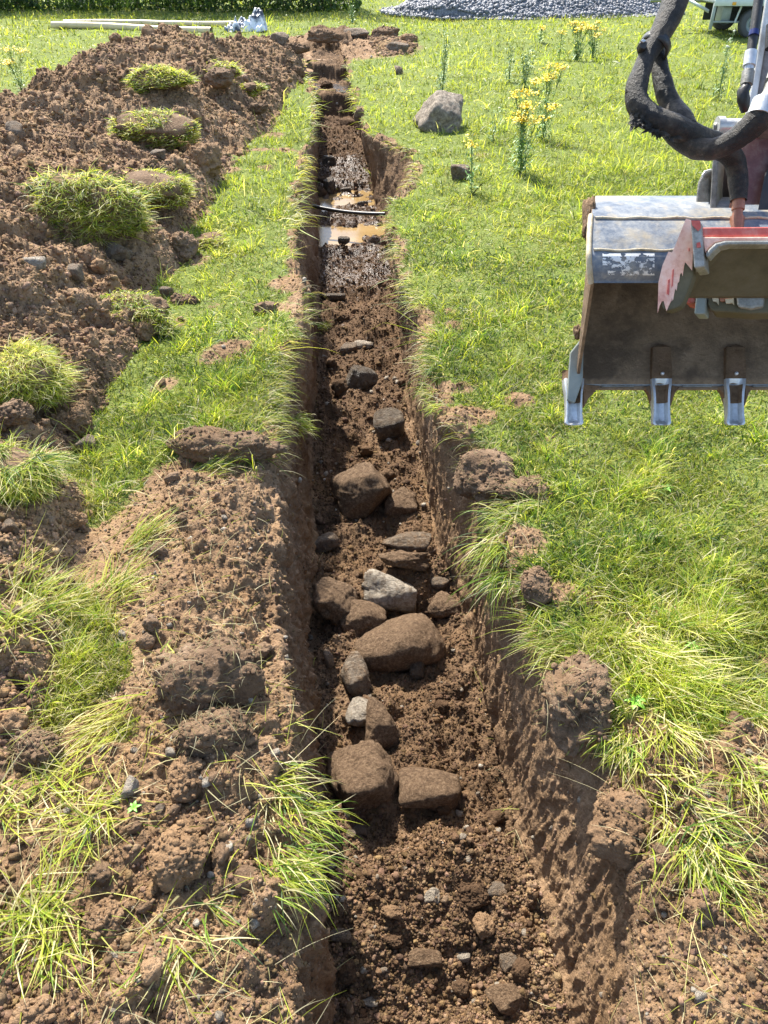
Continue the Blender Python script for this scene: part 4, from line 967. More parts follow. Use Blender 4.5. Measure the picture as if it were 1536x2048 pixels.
# -------- excavator
EO=at(1500,600,1.3)*[1,1,0]
ex=empty('excavator',EO); tag(ex,'excavator arm with worn toothed bucket, red guard and black hoses hanging over the grass','excavator')
MBX=lambda mb,name,mat,parent,**k: shift(mb,name,mat,parent,**k)
def shift(mb,name,mat,parent,smooth=True,bev=0):
    mb.V=[v-EO for v in mb.V]; return mb.build(name,mat,parent,smooth,bev)
XC=.60
PRF=[(566,1.165,1183),(540,1.150,1180),(512,1.145,1179),(499,1.150,1179),(470,1.160,1180),(438,1.176,1182),(418,1.196,1185),(402,1.222,1188),(392,1.255,1191),(391,1.295,1194),(402,1.335,1194),(430,1.37,1191),(480,1.40,1184),(560,1.415,1174),(650,1.405,1164),(720,1.385,1157),(776,1.36,1151)]
def smoothp(P_,n=64):
    P_=np.array(P_,float); t=np.linspace(0,1,len(P_)); q=np.linspace(0,1,n); o=np.stack([np.interp(q,t,P_[:,i]) for i in range(P_.shape[1])],-1)
    for _ in range(2): o[1:-1]=.25*o[:-2]+.5*o[1:-1]+.25*o[2:]
    return o
PS=smoothp(PRF)
def cam3(X,Y,Z): return CAM+RT*X+UPC*Y+FW*Z
def prof3(v,z,u): return (u-768)*z/F,-(v-1024)*z/F,z
def bucket():
    P3=np.array([prof3(*p) for p in PS]); XLf=P3[:,0]; Yp=P3[:,1]; Zp=P3[:,2]
    T=np.gradient(np.stack([Yp,Zp],-1),axis=0); T/=np.linalg.norm(T,axis=1,keepdims=True); nrm=np.stack([-T[:,1],T[:,0]],-1)
    # point inwards: towards the middle of the bucket
    mid=np.array([Yp.mean(),Zp.mean()]); s_=np.sign(((mid-np.stack([Yp,Zp],-1))*nrm).sum(1)).mean(); nrm*=np.sign(s_)
    nw=30; V=[];
    for th in (0,.012):
        for i in range(len(P3)):
            for t in np.linspace(0,1,nw):
                x=XLf[i]*(1-t)+(2*XC-XLf[i])*t; V.append(cam3(x,Yp[i]+nrm[i,0]*th,Zp[i]+nrm[i,1]*th))
    V=np.array(V)-EO; n=len(P3); A=gridF(n,nw); B=gridF(n,nw,n*nw,True)
    i=np.arange(n*nw*2).reshape(2,n,nw)
    rim=[]
    for r in (0,n-1):
        for c in range(nw-1): rim.append([i[0,r,c],i[0,r,c+1],i[1,r,c+1],i[1,r,c]])
    me=mesh(V,np.concatenate([A,B,np.array(rim)])); me.materials.append(M['bucket_out']); me.materials.append(M['bucket_in'])
    mi=np.zeros(len(me.polygons),np.int32); mi[len(A):len(A)+len(B)]=1; me.polygons.foreach_set('material_index',mi)
    o=link('bucket',me,None,ex)
    # side plates
    for sd_ in (0,1):
        X=XLf if not sd_ else 2*XC-XLf
        poly=[cam3(X[k],Yp[k],Zp[k]) for k in range(0,len(P3),3)]+[cam3(X[-1],Yp[-1],Zp[-1])]
        vec=RT*(.005 if not sd_ else -.005)
        prism('side_plate',[p-RT*(.001 if not sd_ else -.001) for p in poly],vec,M['bucket_in'],o,0,EO)
    # pale rim along the left plate, its sunlit edge put into the colour
    mb=MB(); pts=[cam3(XLf[k]-.001,Yp[k],Zp[k]) for k in range(0,22)]; mb.tube(np.array(pts),.0045,6); shift(mb,'rim',M['weld'],o)
    # cutting edge
    l0=E(1150,776,1.356); mb=MB()
    yy=[(752,1.366),(778,1.352),(781,1.356),(776,1.375)]
    V=[];
    for x in (prof3(776,1.36,1151)[0],2*XC-prof3(776,1.36,1151)[0]):
        for v,z in yy: V.append(cam3(x,-(v-1024)*z/F,z))
    mb.add(V,[[0,1,5,4],[1,2,6,5],[2,3,7,6],[3,0,4,7],[0,3,2,1],[4,5,6,7]]); shift(mb,'cutting_edge',M['bucket_in'],o,False,.002)
    for u0,u1 in ((1200,1272),(1362,1428),(1503,1575)):
        prism('wear_strip',[E(u0,757,1.357),E(u1,757,1.357),E(u1-4,774,1.349),E(u0+4,774,1.349)],FW*.004,M['steel_edge'],o,.001,EO)
    # welds across the back
    for vv in (438,500):
        k=np.argmin(np.abs(PS[:30,0]-vv)); pts=[cam3(XLf[k]*(1-t)+(2*XC-XLf[k])*t,Yp[k]-nrm[k,0]*.001+.0012*math.sin(t*60),Zp[k]-nrm[k,1]*.001) for t in np.linspace(.01,.99,50)]
        mb=MB(); mb.tube(np.array(pts),.0022,6); shift(mb,'weld',M['weld'],o)
    # torn white decal remains
    V=[];Fq=[];c=0; rn=R(3)
    ks=np.argsort(PS[:28,0]); vv_=PS[:28,0][ks]
    def sp(u,v,off=.0012):
        f=lambda a: np.interp(v,vv_,a[:28][ks]); y=f(Yp)-f(nrm[:,0])*off; z=f(Zp)-f(nrm[:,1])*off; return cam3((u-768)*z/F,y,z)
    nu,nv=110,44
    U=np.linspace(1205,1309,nu); W_=np.linspace(508,550,nv)
    g=fb2(U[None]*.11,W_[:,None]*.16,4,991); 
    for a in range(nv-1):
        for b in range(nu-1):
            u,v=U[b],W_[a]; lim=.05+.35*((v-508)/42)
            if v<513: lim=-.35
            if u>1292: lim-=.35
            if abs(g[a,b])<.07 and v>522: lim=-1
            if 513<=v<516: lim=.4
            if g[a,b]>lim*1.0 and not (u<1215 and v>530):
                V+=[sp(U[b],W_[a]),sp(U[b+1],W_[a]),sp(U[b+1],W_[a+1]),sp(U[b],W_[a+1])]; Fq.append([c,c+1,c+2,c+3]); c+=4
    me=mesh(np.array(V)-EO,np.array(Fq)); link('torn_decal',me,M['sticker'],o)
    # teeth
    def tooth(uc,first=False):
        rows=[(688,.2,1.374,1.392,0),(694,18,1.366,1.385,0),(740,20,1.352,1.372,0),(757,20,1.345,1.366,0),(768,19.5,1.340,1.362,1),(785,17,1.338,1.358,1),(805,16,1.337,1.355,1),(828,16.5,1.336,1.350,1),(840,18,1.334,1.346,1),(846,18.5,1.333,1.343,.3),(850,15,1.334,1.341,0)]
        if first: rows=[r for r in rows if r[0]>=740]
        V=[];nr=len(rows)
        for v,w_,zf,zb,dp in rows:
            for fx,dz_ in ((-1,0),(-.72,0),(-.52,.010*dp),(0,.013*dp),(.52,.010*dp),(.72,0),(1,0)): z=zf+dz_; V.append(cam3((uc+fx*w_-768)*zf/F,-(v-1024)*zf/F,z))
            for fx in (1,-1): V.append(cam3((uc+fx*w_-768)*zf/F,-(v-1024)*zf/F,zb))
        Fq=[];mi=[]
        for r in range(nr-1):
            for k in range(9):
                j=(k+1)%9; Fq.append([r*9+k,r*9+j,(r+1)*9+j,(r+1)*9+k])
                vm=rows[r][0]; mud=vm<757 or (k in (1,2,3,4) and vm<805+12*((uc%7)-3)/3 and vm>=768)
                mi.append(1 if mud else 0)
        Fq.append([0,1,7,8]); mi.append(1); e=(nr-1)*9; Fq.append([e,e+1,e+7,e+8]); mi.append(0); Fq.append([e+1,e+3,e+5,e+7]); mi.append(0)
        me=mesh(np.array(V)-EO,np.array(Fq)); me.materials.append(M['steel']); me.materials.append(M['bucket_mud']); me.polygons.foreach_set('material_index',np.array(mi,np.int32))
        t=link('tooth',me,None,o,False); mo=t.modifiers.new('b','BEVEL'); mo.width=.0015; mo.segments=2; mo.limit_method='ANGLE'
        if not first:
            pass
    for uc in (1149,1324,1472,1620,1790): tooth(uc,uc in (1149,1790))
    for uc in (1324,1472,1620):
        mb=MB(); c=E(uc+1,747,1.345); mb.add(ICO[2][0]*.0035+c,ICO[2][1]); shift(mb,'bolt',M['steel'],o)
        # flared shoulders where the teeth meet the lip
        for s_ in (-1,1):
            prism('shoulder',[E(uc+s_*19,770,1.35),E(uc+s_*36,774,1.35),E(uc+s_*26,786,1.35),E(uc+s_*18,812,1.35)],FW*.014,M['bucket_mud'],o,.001,EO)
    prism('side_cutter',[E(1168,670,1.33),E(1141,704,1.33),E(1134,800,1.33),E(1150,806,1.33),E(1166,760,1.33)],FW*.016+RT*.002,M['cutter'],o,.002,EO)
    prism('shoulder',[E(1166,768,1.345),E(1200,772,1.35),E(1178,796,1.35),E(1168,815,1.35)],FW*.014,M['bucket_mud'],o,.001,EO)
    for (u,v,z,a,b,c_,sd_) in ((1176,435,1.215,.008,.034,.02,3),(1171,462,1.22,.005,.012,.015,4),(1152,664,1.345,.006,.014,.012,5)):
        P=rockV(sd_,4,10,.25,7.)*[a,c_,b]; P=P[:,0:1]*RT+P[:,1:2]*FW+P[:,2:3]*UPC
        me=mesh(P+E(u,v,z)-EO,ICO[4][1]); link('mud_lump',me,M['topsoil'],o)
    return o
bk=bucket()
# -------- guard in front of the bucket
def PX(lst,z): return [E(u,v,z if len(q)<3 else q[2]) for q in lst for (u,v) in (q[:2],)]
def gp(name,lst,z,th,mat,par,bev=.002): return prism(name,PX(lst,z),FW*th+RT*th*.62,mat,par,bev,EO)
g0=gp('guard',[(1381,441),(1401,441),(1409,533),(1388,536)],1.020,.035,M['steel_edge'],ex)
FIN=[(1383,441),(1375,441),(1356,489),(1342,505),(1330,532),(1322,566),(1320,600),(1326,618),(1336,621),(1350,617),(1361,612),(1369,598),(1379,573),(1387,549),(1387,500)]
gp('fin_plate',FIN,1.05,.018,M['olive'],g0)
PNT=[(1382,440),(1372,437),(1352,487),(1344,505),(1337,503),(1325,530),(1317,564),(1315,626),(1319,612),(1323,603),(1327,601),(1330,612),(1333,622),(1337,612),(1341,604),(1343,596),(1346,600),(1348,588),(1350,577),(1353,581),(1355,566),(1358,563),(1360,548),(1363,545),(1365,552),(1368,532),(1370,524),(1375,530),(1384,541),(1386,500)]
gp('chipped_paint',PNT,1.0485,.001,M['pink'],g0,0)
for a in ([(1336,560),(1340,558),(1338,590),(1334,588)],[(1345,540),(1348,538),(1346,570),(1343,575)],[(1377,496),(1379,496),(1379,502),(1377,502)]): gp('paint_scar',a,1.0475,.001,M['red'],g0,0)
gp('edge_paint',[(1382,441),(1400,441),(1402,455),(1396,462),(1391,457),(1384,450)],1.0185,.0012,M['red'],g0,0)
gp('edge_paint',[(1393,486),(1400,484),(1402,494),(1394,495)],1.0185,.0012,M['red'],g0,0)
gp('top_flange',[(1403,454),(1780,451),(1780,472),(1404,473)],1.03,.10,M['red'],g0)
gp('lower_lip',[(1404,473),(1780,472),(1780,480),(1450,481),(1430,485),(1418,496),(1410,506)],1.026,.02,M['pink'],g0)
gp('curved_edge',[(1450,480),(1780,478),(1780,487),(1455,489),(1437,493),(1426,503),(1415,516),(1409,508),(1418,496),(1430,485)],1.022,.02,M['steel_edge'],g0,.003)
prism('underside',[E(1409,508,1.045),E(1430,492,1.05),E(1455,488,1.05),E(1780,486,1.05),E(1780,592,1.13),E(1374,592,1.13),E(1388,549,1.09),E(1408,535,1.07)],FW*.012,M['olive'],g0,.001,EO)
lk=gp('linkage',[(1392,590),(1412,590),(1410,628),(1388,628)],1.145,.03,M['cutter'],ex)
gp('hook',[(1418,588),(1770,586),(1770,622),(1500,627),(1422,622),(1414,605)],1.15,.04,M['olive'],lk,.004)
gp('stop',[(1366,592),(1389,590),(1391,604),(1380,607),(1370,604)],1.16,.03,M['red'],lk)
gp('stop',[(1437,590),(1468,590),(1466,600),(1440,603)],1.146,.03,M['copper'],lk)
gp('chipped_edge',[(1424,596),(1437,594),(1437,610),(1433,604),(1426,602)],1.1465,.003,M['weld'],lk,0)
gp('chipped_edge',[(1450,598),(1467,596),(1468,610),(1464,606),(1452,607)],1.1445,.003,M['weld'],lk,0)
gp('pin_block',[(1472,590),(1528,590),(1526,614),(1500,618),(1474,614)],1.142,.02,M['steel_edge'],lk,.004)
# -------- dipper arm with its plates
am=gp('dipper_arm',[(1506,246),(1519,150),(1527,100),(1540,-20),(1556,-220),(1800,-220),(1760,246)],1.16,.16,M['arm_brown'],ex,.004)
gp('arm_edge',[(1486,246),(1505,154),(1512,111),(1530,-5),(1548,-220),(1568,-220),(1550,-10),(1527,100),(1519,150),(1504,246)],1.155,.012,M['lit_edge'],am,.003)  # white strip: bright glare on the arm's edge put into the colour
gp('link_plate',[(1462,460),(1466,360),(1480,300),(1497,240),(1770,240),(1770,460)],1.21,.03,M['maroon'],am,.003)
gp('inner_plate',[(1508,460),(1530,345),(1560,300),(1770,300),(1770,460)],1.195,.012,M['black'],am,.003)
gp('column',[(1417,455),(1424,330),(1436,246),(1446,246),(1436,330),(1430,455)],1.20,.05,M['steel_edge'],am,.002)
gp('gap_shade',[(1429,455),(1436,300),(1470,300),(1462,455)],1.25,.02,M['black'],am,.001)  # black sheet standing in for the shade inside the gap
gp('rod',[(1448,455),(1461,398),(1469,398),(1464,455)],1.2,.02,M['copper'],am,.002)
gp('ear',[(1390,446),(1391,405),(1395,365),(1403,347),(1413,341),(1420,345),(1421,400),(1419,448)],1.22,.05,M['steel_edge'],am,.006)
gp('ear_lip',[(1402,350),(1410,340),(1424,336),(1425,341),(1412,346),(1405,356)],1.21,.05,M['steel'],am,.002)
gp('ear_pin',[(1413,440),(1413,434),(1420,432),(1421,440)],1.205,.03,M['steel'],am,.001)
mb=MB(); mb.tube([E(1438,252,1.18),E(1500,252,1.18)],.0105,18,True); shift(mb,'cross_pin',M['steel'],am,True)
mb=MB(); mb.tube([E(1433,252,1.18),E(1446,252,1.18)],.0135,20,True); shift(mb,'pin_collar',M['steel'],am,True)
mb=MB(); mb.tube([E(1428,255,1.185),E(1434,254,1.183)],.007,8,True); shift(mb,'grease_nipple',M['steel_edge'],am,True)
# black cylinder line with its fittings at the arm's left
cy=MB(); cy.tube([E(1531,-130,1.12),E(1520,-20,1.12),E(1510,50,1.12),E(1502,108,1.12)],.0068,16,True); cy=shift(cy,'pipe',M['black'],am)
mb=MB(); mb.tube([E(1508.5,62,1.118),E(1507,72,1.118)],.0071,16,True); shift(mb,'blue_band',simplemat('dark blue tape',(.01,.02,.12),.4),cy)
mb=MB(); mb.tube([E(1502,104,1.12),E(1498,133,1.12)],.0090,16,True).tube([E(1498,133,1.12),E(1497,142,1.12)],.0072,8,True); shift(mb,'ferrule',M['steel'],cy)
mb=MB(); mb.tube([E(1497,142,1.12),E(1493,170,1.12)],.0088,6,True); shift(mb,'hex_nut',M['steel_edge'],cy,False)
mb=MB(); mb.tube([E(1493,172,1.12),E(1486,184,1.12),E(1487,200,1.12),E(1490,222,1.13)],[.007,.0088,.009,.006],12,True); shift(mb,'elbow',M['black'],cy)
mb=MB(); q=[E(1541,50,1.14),E(1538,98,1.14)]; mb.tube(q,[.006,.006],14,True); shift(mb,'grommet',M['black'],am)
# -------- hoses
def crv(pts,n=60):
    P_=np.array(pts,float); t=np.zeros(len(P_)); t[1:]=np.cumsum(np.linalg.norm(np.diff(P_[:,:2],axis=0),axis=1)); q=np.linspace(0,t[-1],n)
    o=np.stack([np.interp(q,t,P_[:,i]) for i in range(P_.shape[1])],-1)
    for _ in range(5): o[1:-1]=.25*o[:-2]+.5*o[1:-1]+.25*o[2:]
    return o
def hose(name,pts,mat,seed,lump=.1,n=110):
    C_=crv(pts,n); W3=np.array([E(*c[:3]) for c in C_]); r=C_[:,3]*C_[:,2]/F; seg=20
    V,Fq=tubeV(W3,r,seg); cen=np.repeat(W3,seg,0); d=V-cen; q=V*26+seed
    k=1+lump*fb3(q[:,0],q[:,1],q[:,2],4,seed)+lump*.35*fb3(q[:,0]*5,q[:,1]*5,q[:,2]*5,2,seed+5)
    V=cen+d*k[:,None]
    mb=MB(); mb.add(V,Fq); return shift(mb,name,mat,ex)
h1=hose('hose',[(1372,-90,1.10,27),(1358,-20,1.10,26),(1345,20,1.10,25),(1325,62,1.10,23),(1308,90,1.10,20),(1296,110,1.10,18),(1283,140,1.10,18),(1273,170,1.10,21),(1272,200,1.10,22),(1288,226,1.10,24),(1312,240,1.10,24),(1345,252,1.10,24),(1380,268,1.11,24),(1415,285,1.12,24),(1447,296,1.14,23),(1468,315,1.16,20),(1476,350,1.17,19),(1477,380,1.17,19),(1476,402,1.17,16)],M['hose'],7,.09)
h2=hose('hose',[(1312,88,1.125,13),(1318,120,1.13,16),(1322,150,1.13,17),(1330,185,1.13,19),(1343,215,1.13,22),(1360,240,1.12,26),(1375,262,1.11,24)],M['hose'],11,.07)
h3=hose('hose',[(1330,248,1.13,18),(1350,268,1.12,20),(1372,285,1.115,22),(1395,297,1.11,22),(1420,300,1.10,21),(1446,293,1.09,21),(1475,276,1.08,22),(1500,256,1.07,24),(1520,236,1.06,26),(1534,212,1.06,25)],M['hose'],13,.08)
mb=MB(); mb.tube([E(1477,400,1.17),E(1476,420,1.17)],.0095,14,True).tube([E(1476,418,1.17),E(1474,434,1.17)],.0075,12,True).tube([E(1475,433,1.17),E(1472,460,1.17)],.0105,6,True); shift(mb,'end_fitting',M['copper'],h1)
mb=MB(); mb.tube([E(1519,235,1.058),E(1531,204,1.058)],.0175,20,True); shift(mb,'ferrule',M['steel'],h3)
mb=MB(); mb.tube([E(1532,205,1.058),E(1542,188,1.06),E(1556,150,1.07),E(1568,100,1.08)],[.0130,.0115,.0115,.0115],14,True).tube([E(1549,168,1.065),E(1556,148,1.07)],.015,6,True); shift(mb,'coupling',M['steel_edge'],h3)
# strap with its buckle, and the torn sleeve
mb=MB(); c0=np.array(E(1306,88,1.10)); ax=(E(1290,120,1.1)-E(1322,66,1.1)); ax/=np.linalg.norm(ax)
pt=[]; sx=np.cross(ax,FW); sx/=np.linalg.norm(sx); sy=np.cross(ax,sx)
c0=np.array(E(1308,96,1.115))
for a_ in np.linspace(0,6.283,28): pt.append(c0+sx*.020*math.cos(a_)+sy*.026*math.sin(a_))
V=np.array([p+ax*s_*.006+ (p-c0)*k for p in pt for s_,k in ((-1,0),(1,0),(1,.12),(-1,.12))]); n_=len(pt); ii=np.arange(n_*4).reshape(n_,4); jj=np.roll(ii,-1,1)
mb.add(V,np.stack([ii[:-1],jj[:-1],jj[1:],ii[1:]],-1).reshape(-1,4)); shift(mb,'strap',M['black'],h1,False)
prism('buckle',[E(1278,84,1.085),E(1287,78,1.085),E(1296,84,1.085),E(1291,98,1.085),E(1281,96,1.085)],FW*.014,M['black'],h1,.002,EO)
prism('buckle',[E(1281,81,1.082),E(1287,77,1.082),E(1293,81,1.082),E(1287,84,1.082)],FW*.003,M['steel'],h1,.0005,EO)
mb=MB(); rn=R(8)
for k in range(150):
    u,v=(rn.uniform(1262,1300),rn.uniform(212,252)) if k<100 else (rn.uniform(1290,1345),rn.uniform(246,268)+0)
    if k>=100: v=246+(u-1290)*.42+rn.uniform(-2,10)
    z=1.10-rn.uniform(0,.014); p=E(u,v,z); d=RT*rn.normal(0,.6)-UPC*rn.uniform(.2,1.)+FW*rn.normal(0,.3); L=rn.uniform(.004,.013); s_=np.cross(d,FW); s_/=np.linalg.norm(s_); w_=rn.uniform(.0015,.004)
    mb.add([p-s_*w_,p+s_*w_,p+d*L*.6+s_*w_*.7-FW*.002,p+d*L],[[0,1,2,3]])
for k in range(16):
    p=E(1250+k*1.1,190-abs(k-9)*.6,1.095); d=-RT*.9-UPC*.35+FW*rn.normal(0,.2); w_=.005; mb.add([p-UPC*w_,p+UPC*w_,p+RT*.012+UPC*w_*1.6,p+RT*.012-UPC*w_*1.6],[[0,1,2,3]])
shift(mb,'torn_sleeve',M['hose'],h1,False)
# -------- black pipe and plank in the trench
def tagtube(name,pts,r,mat,label,cat,seg=12):
    pts=np.array(pts); o_=pts.mean(0); mb=MB(); mb.tube(pts-o_,r,seg,False)
    o=mb.build(name,mat); o.location=o_; return tag(o,label,cat)
def onfl(u,v,z): return on_z(u,v,z)
a_=onfl(624,412,-.43); b_=onfl(770,428,-.43); t=np.linspace(0,1,14)[:,None]; pp=a_*(1-t)+b_*t; pp[:,2]-=.02*np.sin(t[:,0]*3.1)
tagtube('water_pipe',pp,.017,M['black'],'thin black pipe crossing the trench between the two puddles','pipe')
M['wood']=wornmat('muddy wood',[(.22,.14,.08),(.34,.24,.15)],20,.8,0,.3,.2)
p0=hit(640,129); o=prism('plank',[p0+np.array([-.42,-.06,.02]),p0+np.array([.28,-.03,.02]),p0+np.array([.28,.07,.02]),p0+np.array([-.42,.05,.02])],np.array([0,0,.035]),M['wood'],None,.004,p0); o.location=p0; tag(o,'muddy plank lying across the ledge at the far end of the trench','plank')
s0=hit(170,441); o=prism('wood_splinter',[s0+RT*-.06+[0,0,.02],s0+RT*.05+[0,0,.0],s0+RT*.055+[0,0,.015],s0+RT*-.045+[0,0,.035]],FH*.03,M['wood'],None,.002,s0); o.location=s0; tag(o,'pale splinter of wood sticking out below the largest turf lump','wood')
# -------- plastic pipes and sheet behind the heap
M['tan']=wornmat('tan plastic',[(.50,.38,.20),(.60,.48,.28),(.66,.55,.36)],3,.4,0,.02)
for i,(A_,B_,lb) in enumerate((((105,50),(423,61),'long tan plastic pipe lying nearest behind the heap, open end to the right'),((128,45),(475,47),'long tan plastic pipe lying farther behind the heap, in front of the hedge'))):
    a_=on_z(*A_,.07); b_=on_z(*B_,.07); pp=a_*(1-t)+b_*t; pp[:,2]+=.012*np.sin(t[:,0]*6)
    o=tagtube('drain_pipe',pp,.062 if i==0 else .05,M['tan'],lb,'pipe',14)
    mb=MB(); c=pp[-1]-np.array(o.location); d=(pp[-1]-pp[-2]); d/=np.linalg.norm(d); mb.tube([c-d*.03,c-d*.029],.058 if i==0 else .046,14,True); mb.build('bore_shade',M['black'],o)  # black disc stands in for the darkness inside the pipe
def sheet():
    c=on_z(492,66,0.); n=46; U=np.linspace(-1,1,n); X,Y=np.meshgrid(U,U); rn=R(2)
    w_=.36; Z=.05+.13*np.abs(fb2(X*2.2,Y*2.2,4,611))+.26*np.exp(-((X-.62)**2*7+(Y-.3)**2*3))+.03*fb2(X*7,Y*7,3,612)
    e_=1-sm(.75,1.0,np.maximum(abs(X+.2*fb2(X*2,Y*2,2,615)),abs(Y)))
    Z=Z*(.25+.75*e_); x=X*w_*(1+.2*fb2(Y*2,X*2,2,613)); y=Y*.34
    me=mesh(np.stack([x+.03*fb2(X*5,Y*5,2,614),y,Z],-1).reshape(-1,3),gridF(n,n))
    m,nn,b=newmat('crumpled plastic',.28,.6); f=noise(nn,objco(nn),5,4,.6); nn.links.new(ramp(nn,f,[(.40,(.05,.055,.065)),(.5,(.30,.33,.36)),(.56,(.72,.74,.76))]),b.inputs['Base Color'])
    o=link('plastic_sheet',me,m,smooth=False); o.location=c+np.array([0,.2,0]); o.rotation_euler=(0,0,-YAW); mo=o.modifiers.new('s','SOLIDIFY'); mo.thickness=.003
    tag(o,'crumpled grey and white plastic sheet on the grass beyond the heap','plastic sheet')
sheet()
# -------- gravel pile
def gravel():
    c=on_z(1085,38,0.); c=c+FH*2.0; n=150; U=np.linspace(-1,1,n); X,Y=np.meshgrid(U,U); 
    x=X*3.6; y=Y*2.3
    r=np.sqrt((X*1.0)**2+(Y*1.0)**2)+.05*fb2(X*3,Y*3,3,711)
    H=1.3*np.clip(1-r*1.06,0,1)
    H=H+.12*np.clip(fb2(X*2,Y*2,3,712),0,1)*(r<.9)+.045*clods(x*8,y*8,713,.2,.62,.95)*(r<.95)-.25*sm(.9,1.,r)
    m=wornmat('crushed grey stone',[(.05,.052,.06),(.10,.105,.115),(.17,.175,.19),(.26,.27,.29)],26,.7,0,.4)
    me=mesh(np.stack([x,y,H],-1).reshape(-1,3),gridF(n,n)); o=link('gravel_pile',me,m,smooth=False); o.location=c; o.rotation_euler=(0,0,-YAW)
    tag(o,'wide pile of crushed grey stone on the grass at the top of the field','gravel pile')
    rn=R(6); q=rn.uniform(-1,1,(30000,2)); q=q[np.hypot(q[:,0],q[:,1])<.97+rn.normal(0,.03,30000)]; q=q[(q[:,1]<.45)][:11000]
    ix=np.clip(((q[:,0]+1)/2*(n-1)).round().astype(int),0,n-1); iy=np.clip(((q[:,1]+1)/2*(n-1)).round().astype(int),0,n-1)
    Q=np.stack([q[:,0]*3.6,q[:,1]*2.3,np.maximum(H[iy,ix],0)],-1); B,Fb=ICO[1]; mm=len(Q)
    s=rn.uniform(.018,.05,mm); X_=np.stack([rockV(950+k,1,7,.12,16.) for k in range(6)])[rn.randint(0,6,mm)]*s[:,None,None]*rn.uniform(.6,1.4,(mm,1,3))+Q[:,None]
    st=wornmat('grey stone chips',[(.05,.052,.06),(.11,.115,.13),(.20,.205,.22),(.34,.345,.36)],9,.6,0,.1)
    me=mesh(X_.reshape(-1,3),(Fb[None]+(np.arange(mm)*len(B))[:,None,None]).reshape(-1,3)); s_=link('stones',me,st,o,False); s_['kind']='stuff'
gravel()
# -------- trailer
def trailer():
    g=on_z(1497,77,0.); zc=(g-CAM)@FW; k=zc/F
    e=empty('trailer',g,-YAW); tag(e,'grey flatbed trailer with a small wheel beyond the meadow at the right','trailer')
    gal=wornmat('galvanised grey steel',[(.20,.24,.23),(.28,.32,.31),(.36,.40,.38)],2.5,.45,.3,.05); dk=simplemat('dark chassis',(.05,.055,.055),.6); lt=wornmat('light deck edge',[(.45,.5,.48),(.6,.65,.62)],3,.45,.2,.05)  # dk: one plain dark grey for chassis rail and rear panel
    def box(name,x0,x1,y0,y1,z0,z1,mat,par=e,bev=.006):
        mb=MB(); V=[(x,y,z) for x in (x0,x1) for y in (y0,y1) for z in (z0,z1)]; mb.add(V,[[0,1,3,2],[4,6,7,5],[0,4,5,1],[2,3,7,6],[0,2,6,4],[1,5,7,3]]); return mb.build(name,mat,par,False,bev)
    X=lambda u:(u-1497)*k; Zv=lambda v:(77-v)*k*.837
    L0=X(1410); 
    fr=box('deck',L0,3.0,-.12,1.65,Zv(6),Zv(-1),gal); box('deck_rim',L0-.01,3.01,-.14,-.122,Zv(11),Zv(-2),lt,fr,.003)
    box('side_board',L0+.03,3.,-.10,-.06,Zv(-2),Zv(-2)+.42,gal); box('side_board',L0+.03,3.,1.58,1.62,Zv(-2),Zv(-2)+.42,gal)
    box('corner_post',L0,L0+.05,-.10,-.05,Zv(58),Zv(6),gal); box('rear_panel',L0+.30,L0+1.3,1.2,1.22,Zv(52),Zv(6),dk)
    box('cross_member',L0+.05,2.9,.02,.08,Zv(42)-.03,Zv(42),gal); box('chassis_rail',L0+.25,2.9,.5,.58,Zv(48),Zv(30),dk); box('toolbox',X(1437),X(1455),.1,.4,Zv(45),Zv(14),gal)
    mb=MB(); mb.tube([(X(1468),0,Zv(12)),(X(1462),0,Zv(45))],.018,8,True); mb.build('brace',lt,e)
    for i,wx in enumerate((0,.72)):
        for wy in (.0,1.45):
            r=.235; mb=MB(); prof=[(.10,r*.62),(.10,r*.86),(.085,r*.97),(.05,r),(-.05,r),(-.085,r*.97),(-.10,r*.86),(-.10,r*.62)]; th=np.linspace(0,6.2832,37)[:-1]
            V=np.array([(wx+rr*math.cos(t_),wy+dy,r+rr*math.sin(t_)) for dy,rr in prof for t_ in th]); n=len(prof); ii=np.arange(n*36).reshape(n,36); jj=np.roll(ii,-1,1)
            mb.add(V,np.stack([ii[:-1],jj[:-1],jj[1:],ii[1:]],-1).reshape(-1,4)); w_=mb.build('wheel',simplemat('tyre rubber',(.09,.09,.09),.8),e)
            prof=[(-.03,.01),(-.04,r*.2),(-.02,r*.25),(.0,r*.42),(-.05,r*.5),(-.07,r*.64)]; V=np.array([(wx+rr*math.cos(t_),wy+dy,r+rr*math.sin(t_)) for dy,rr in prof for t_ in th]); n=len(prof); ii=np.arange(n*36).reshape(n,36); jj=np.roll(ii,-1,1)
            mb=MB(); mb.add(V,np.stack([ii[:-1],jj[:-1],jj[1:],ii[1:]],-1).reshape(-1,4)); mb.build('rim',gal,w_)
    # drawbar running off to the left
    mb=MB(); mb.tube([(L0+.3,.75,Zv(8)),(L0-.25,.75,Zv(5)),(L0-.9,.75,Zv(6))],.04,4,True); mb.build('drawbar',gal,e,False)
    mb=MB(); V=[(L0,.1,Zv(20)),(L0,.1,Zv(27)),(X(1385),.6,Zv(9)),(X(1385),.6,Zv(2)),(L0,.14,Zv(20)),(L0,.14,Zv(27)),(X(1385),.64,Zv(9)),(X(1385),.64,Zv(2))]; mb.add(V,[[0,1,2,3],[4,7,6,5],[0,3,7,4],[1,5,6,2],[0,4,5,1],[3,2,6,7]]); mb.build('ramp_arm',lt,e,False)
    box('marker_light',X(1443),X(1450),-.155,-.141,Zv(9),Zv(3),simplemat('amber lens',(.75,.35,.03),.3),e,.002)
trailer()
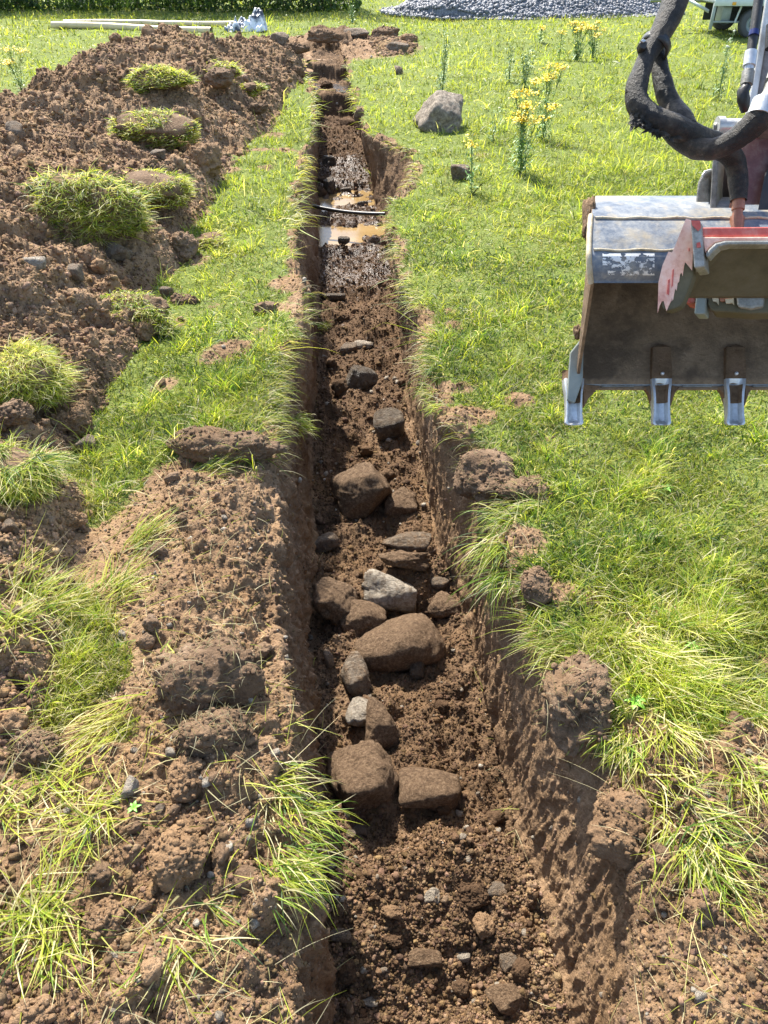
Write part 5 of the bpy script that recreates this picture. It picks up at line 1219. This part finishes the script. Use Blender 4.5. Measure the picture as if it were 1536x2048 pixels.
# -------- hedge
def hedge():
    c=on_z(60,22,0.); rn=R(12); n=70000; Lx,Rx=-9.,8.
    x=rn.uniform(Lx,Rx,n); h=2.3+.4*fb2(x*.6,x*0,3,801); z=rn.uniform(0,1,n)**1.3*h; y=rn.uniform(-.7,.9,n)+.35*fb2(x*1.3,z*1.3,3,802)
    p=np.stack([x,y,z],-1); keep=fb3(x*1.6,y*1.6,z*1.6,2,803)>-.35; p=p[keep]; n=len(p)
    d=rn.normal(0,1,(n,3)); d/=np.linalg.norm(d,axis=1,keepdims=True); u=np.cross(d,rn.normal(0,1,(n,3))); u/=np.linalg.norm(u,axis=1,keepdims=True); s=rn.uniform(.03,.075,n)[:,None]
    V=np.stack([p,p+d*s+u*s*.45,p+d*s*2,p+d*s-u*s*.45],1).reshape(-1,3); me=mesh(V,np.arange(n*4).reshape(n,4)); col=np.array([[.045,.085,.02],[.07,.12,.03],[.03,.06,.018]])[rn.randint(0,3,n)]; cattr(me,'col',np.repeat(col,4,0))
    e=empty('hedge',c,-YAW); tag(e,'dark leafy hedge along the far edge of the field at the left','hedge'); link('foliage',me,M['blade'],e,False)
    mb=MB()
    for k in range(50):
        a=np.array([rn.uniform(Lx,Rx),rn.uniform(.3,.6),0]); mb.tube([a,a+[rn.normal(0,.15),rn.normal(0,.1),1.],a+[rn.normal(0,.3),rn.normal(0,.2),2.1]],[.03,.02,.008],5)
    mb.build('branches',M['wood'],e)
    # rank grass at its foot
    m=6000; q=np.stack([rn.uniform(Lx,Rx+6,m),rn.uniform(-2.6,-.7,m)],-1); P=c+q[:,:1]*RT+q[:,1:]*FH; P[:,2]=gz(P[:,0],P[:,1]); Cc=pick_col(m,rn,P[:,0],P[:,1],.1)*.5
    Vb,Fb,Cb=blades(P,np.tile([0,0,1.],(m,1)),rn.uniform(.04,.14,m),np.full(m,.010),rn.uniform(0,.5,m),rn.uniform(0,6.28,m),Cc,3,.4,5)
    me=mesh(Vb,Fb); cattr(me,'col',Cb); o=link('grass',me,M['blade']); tag(o,'tall rank grass growing in front of the hedge','grass',kind='stuff')
hedge()
print('done',time.time()-T0)
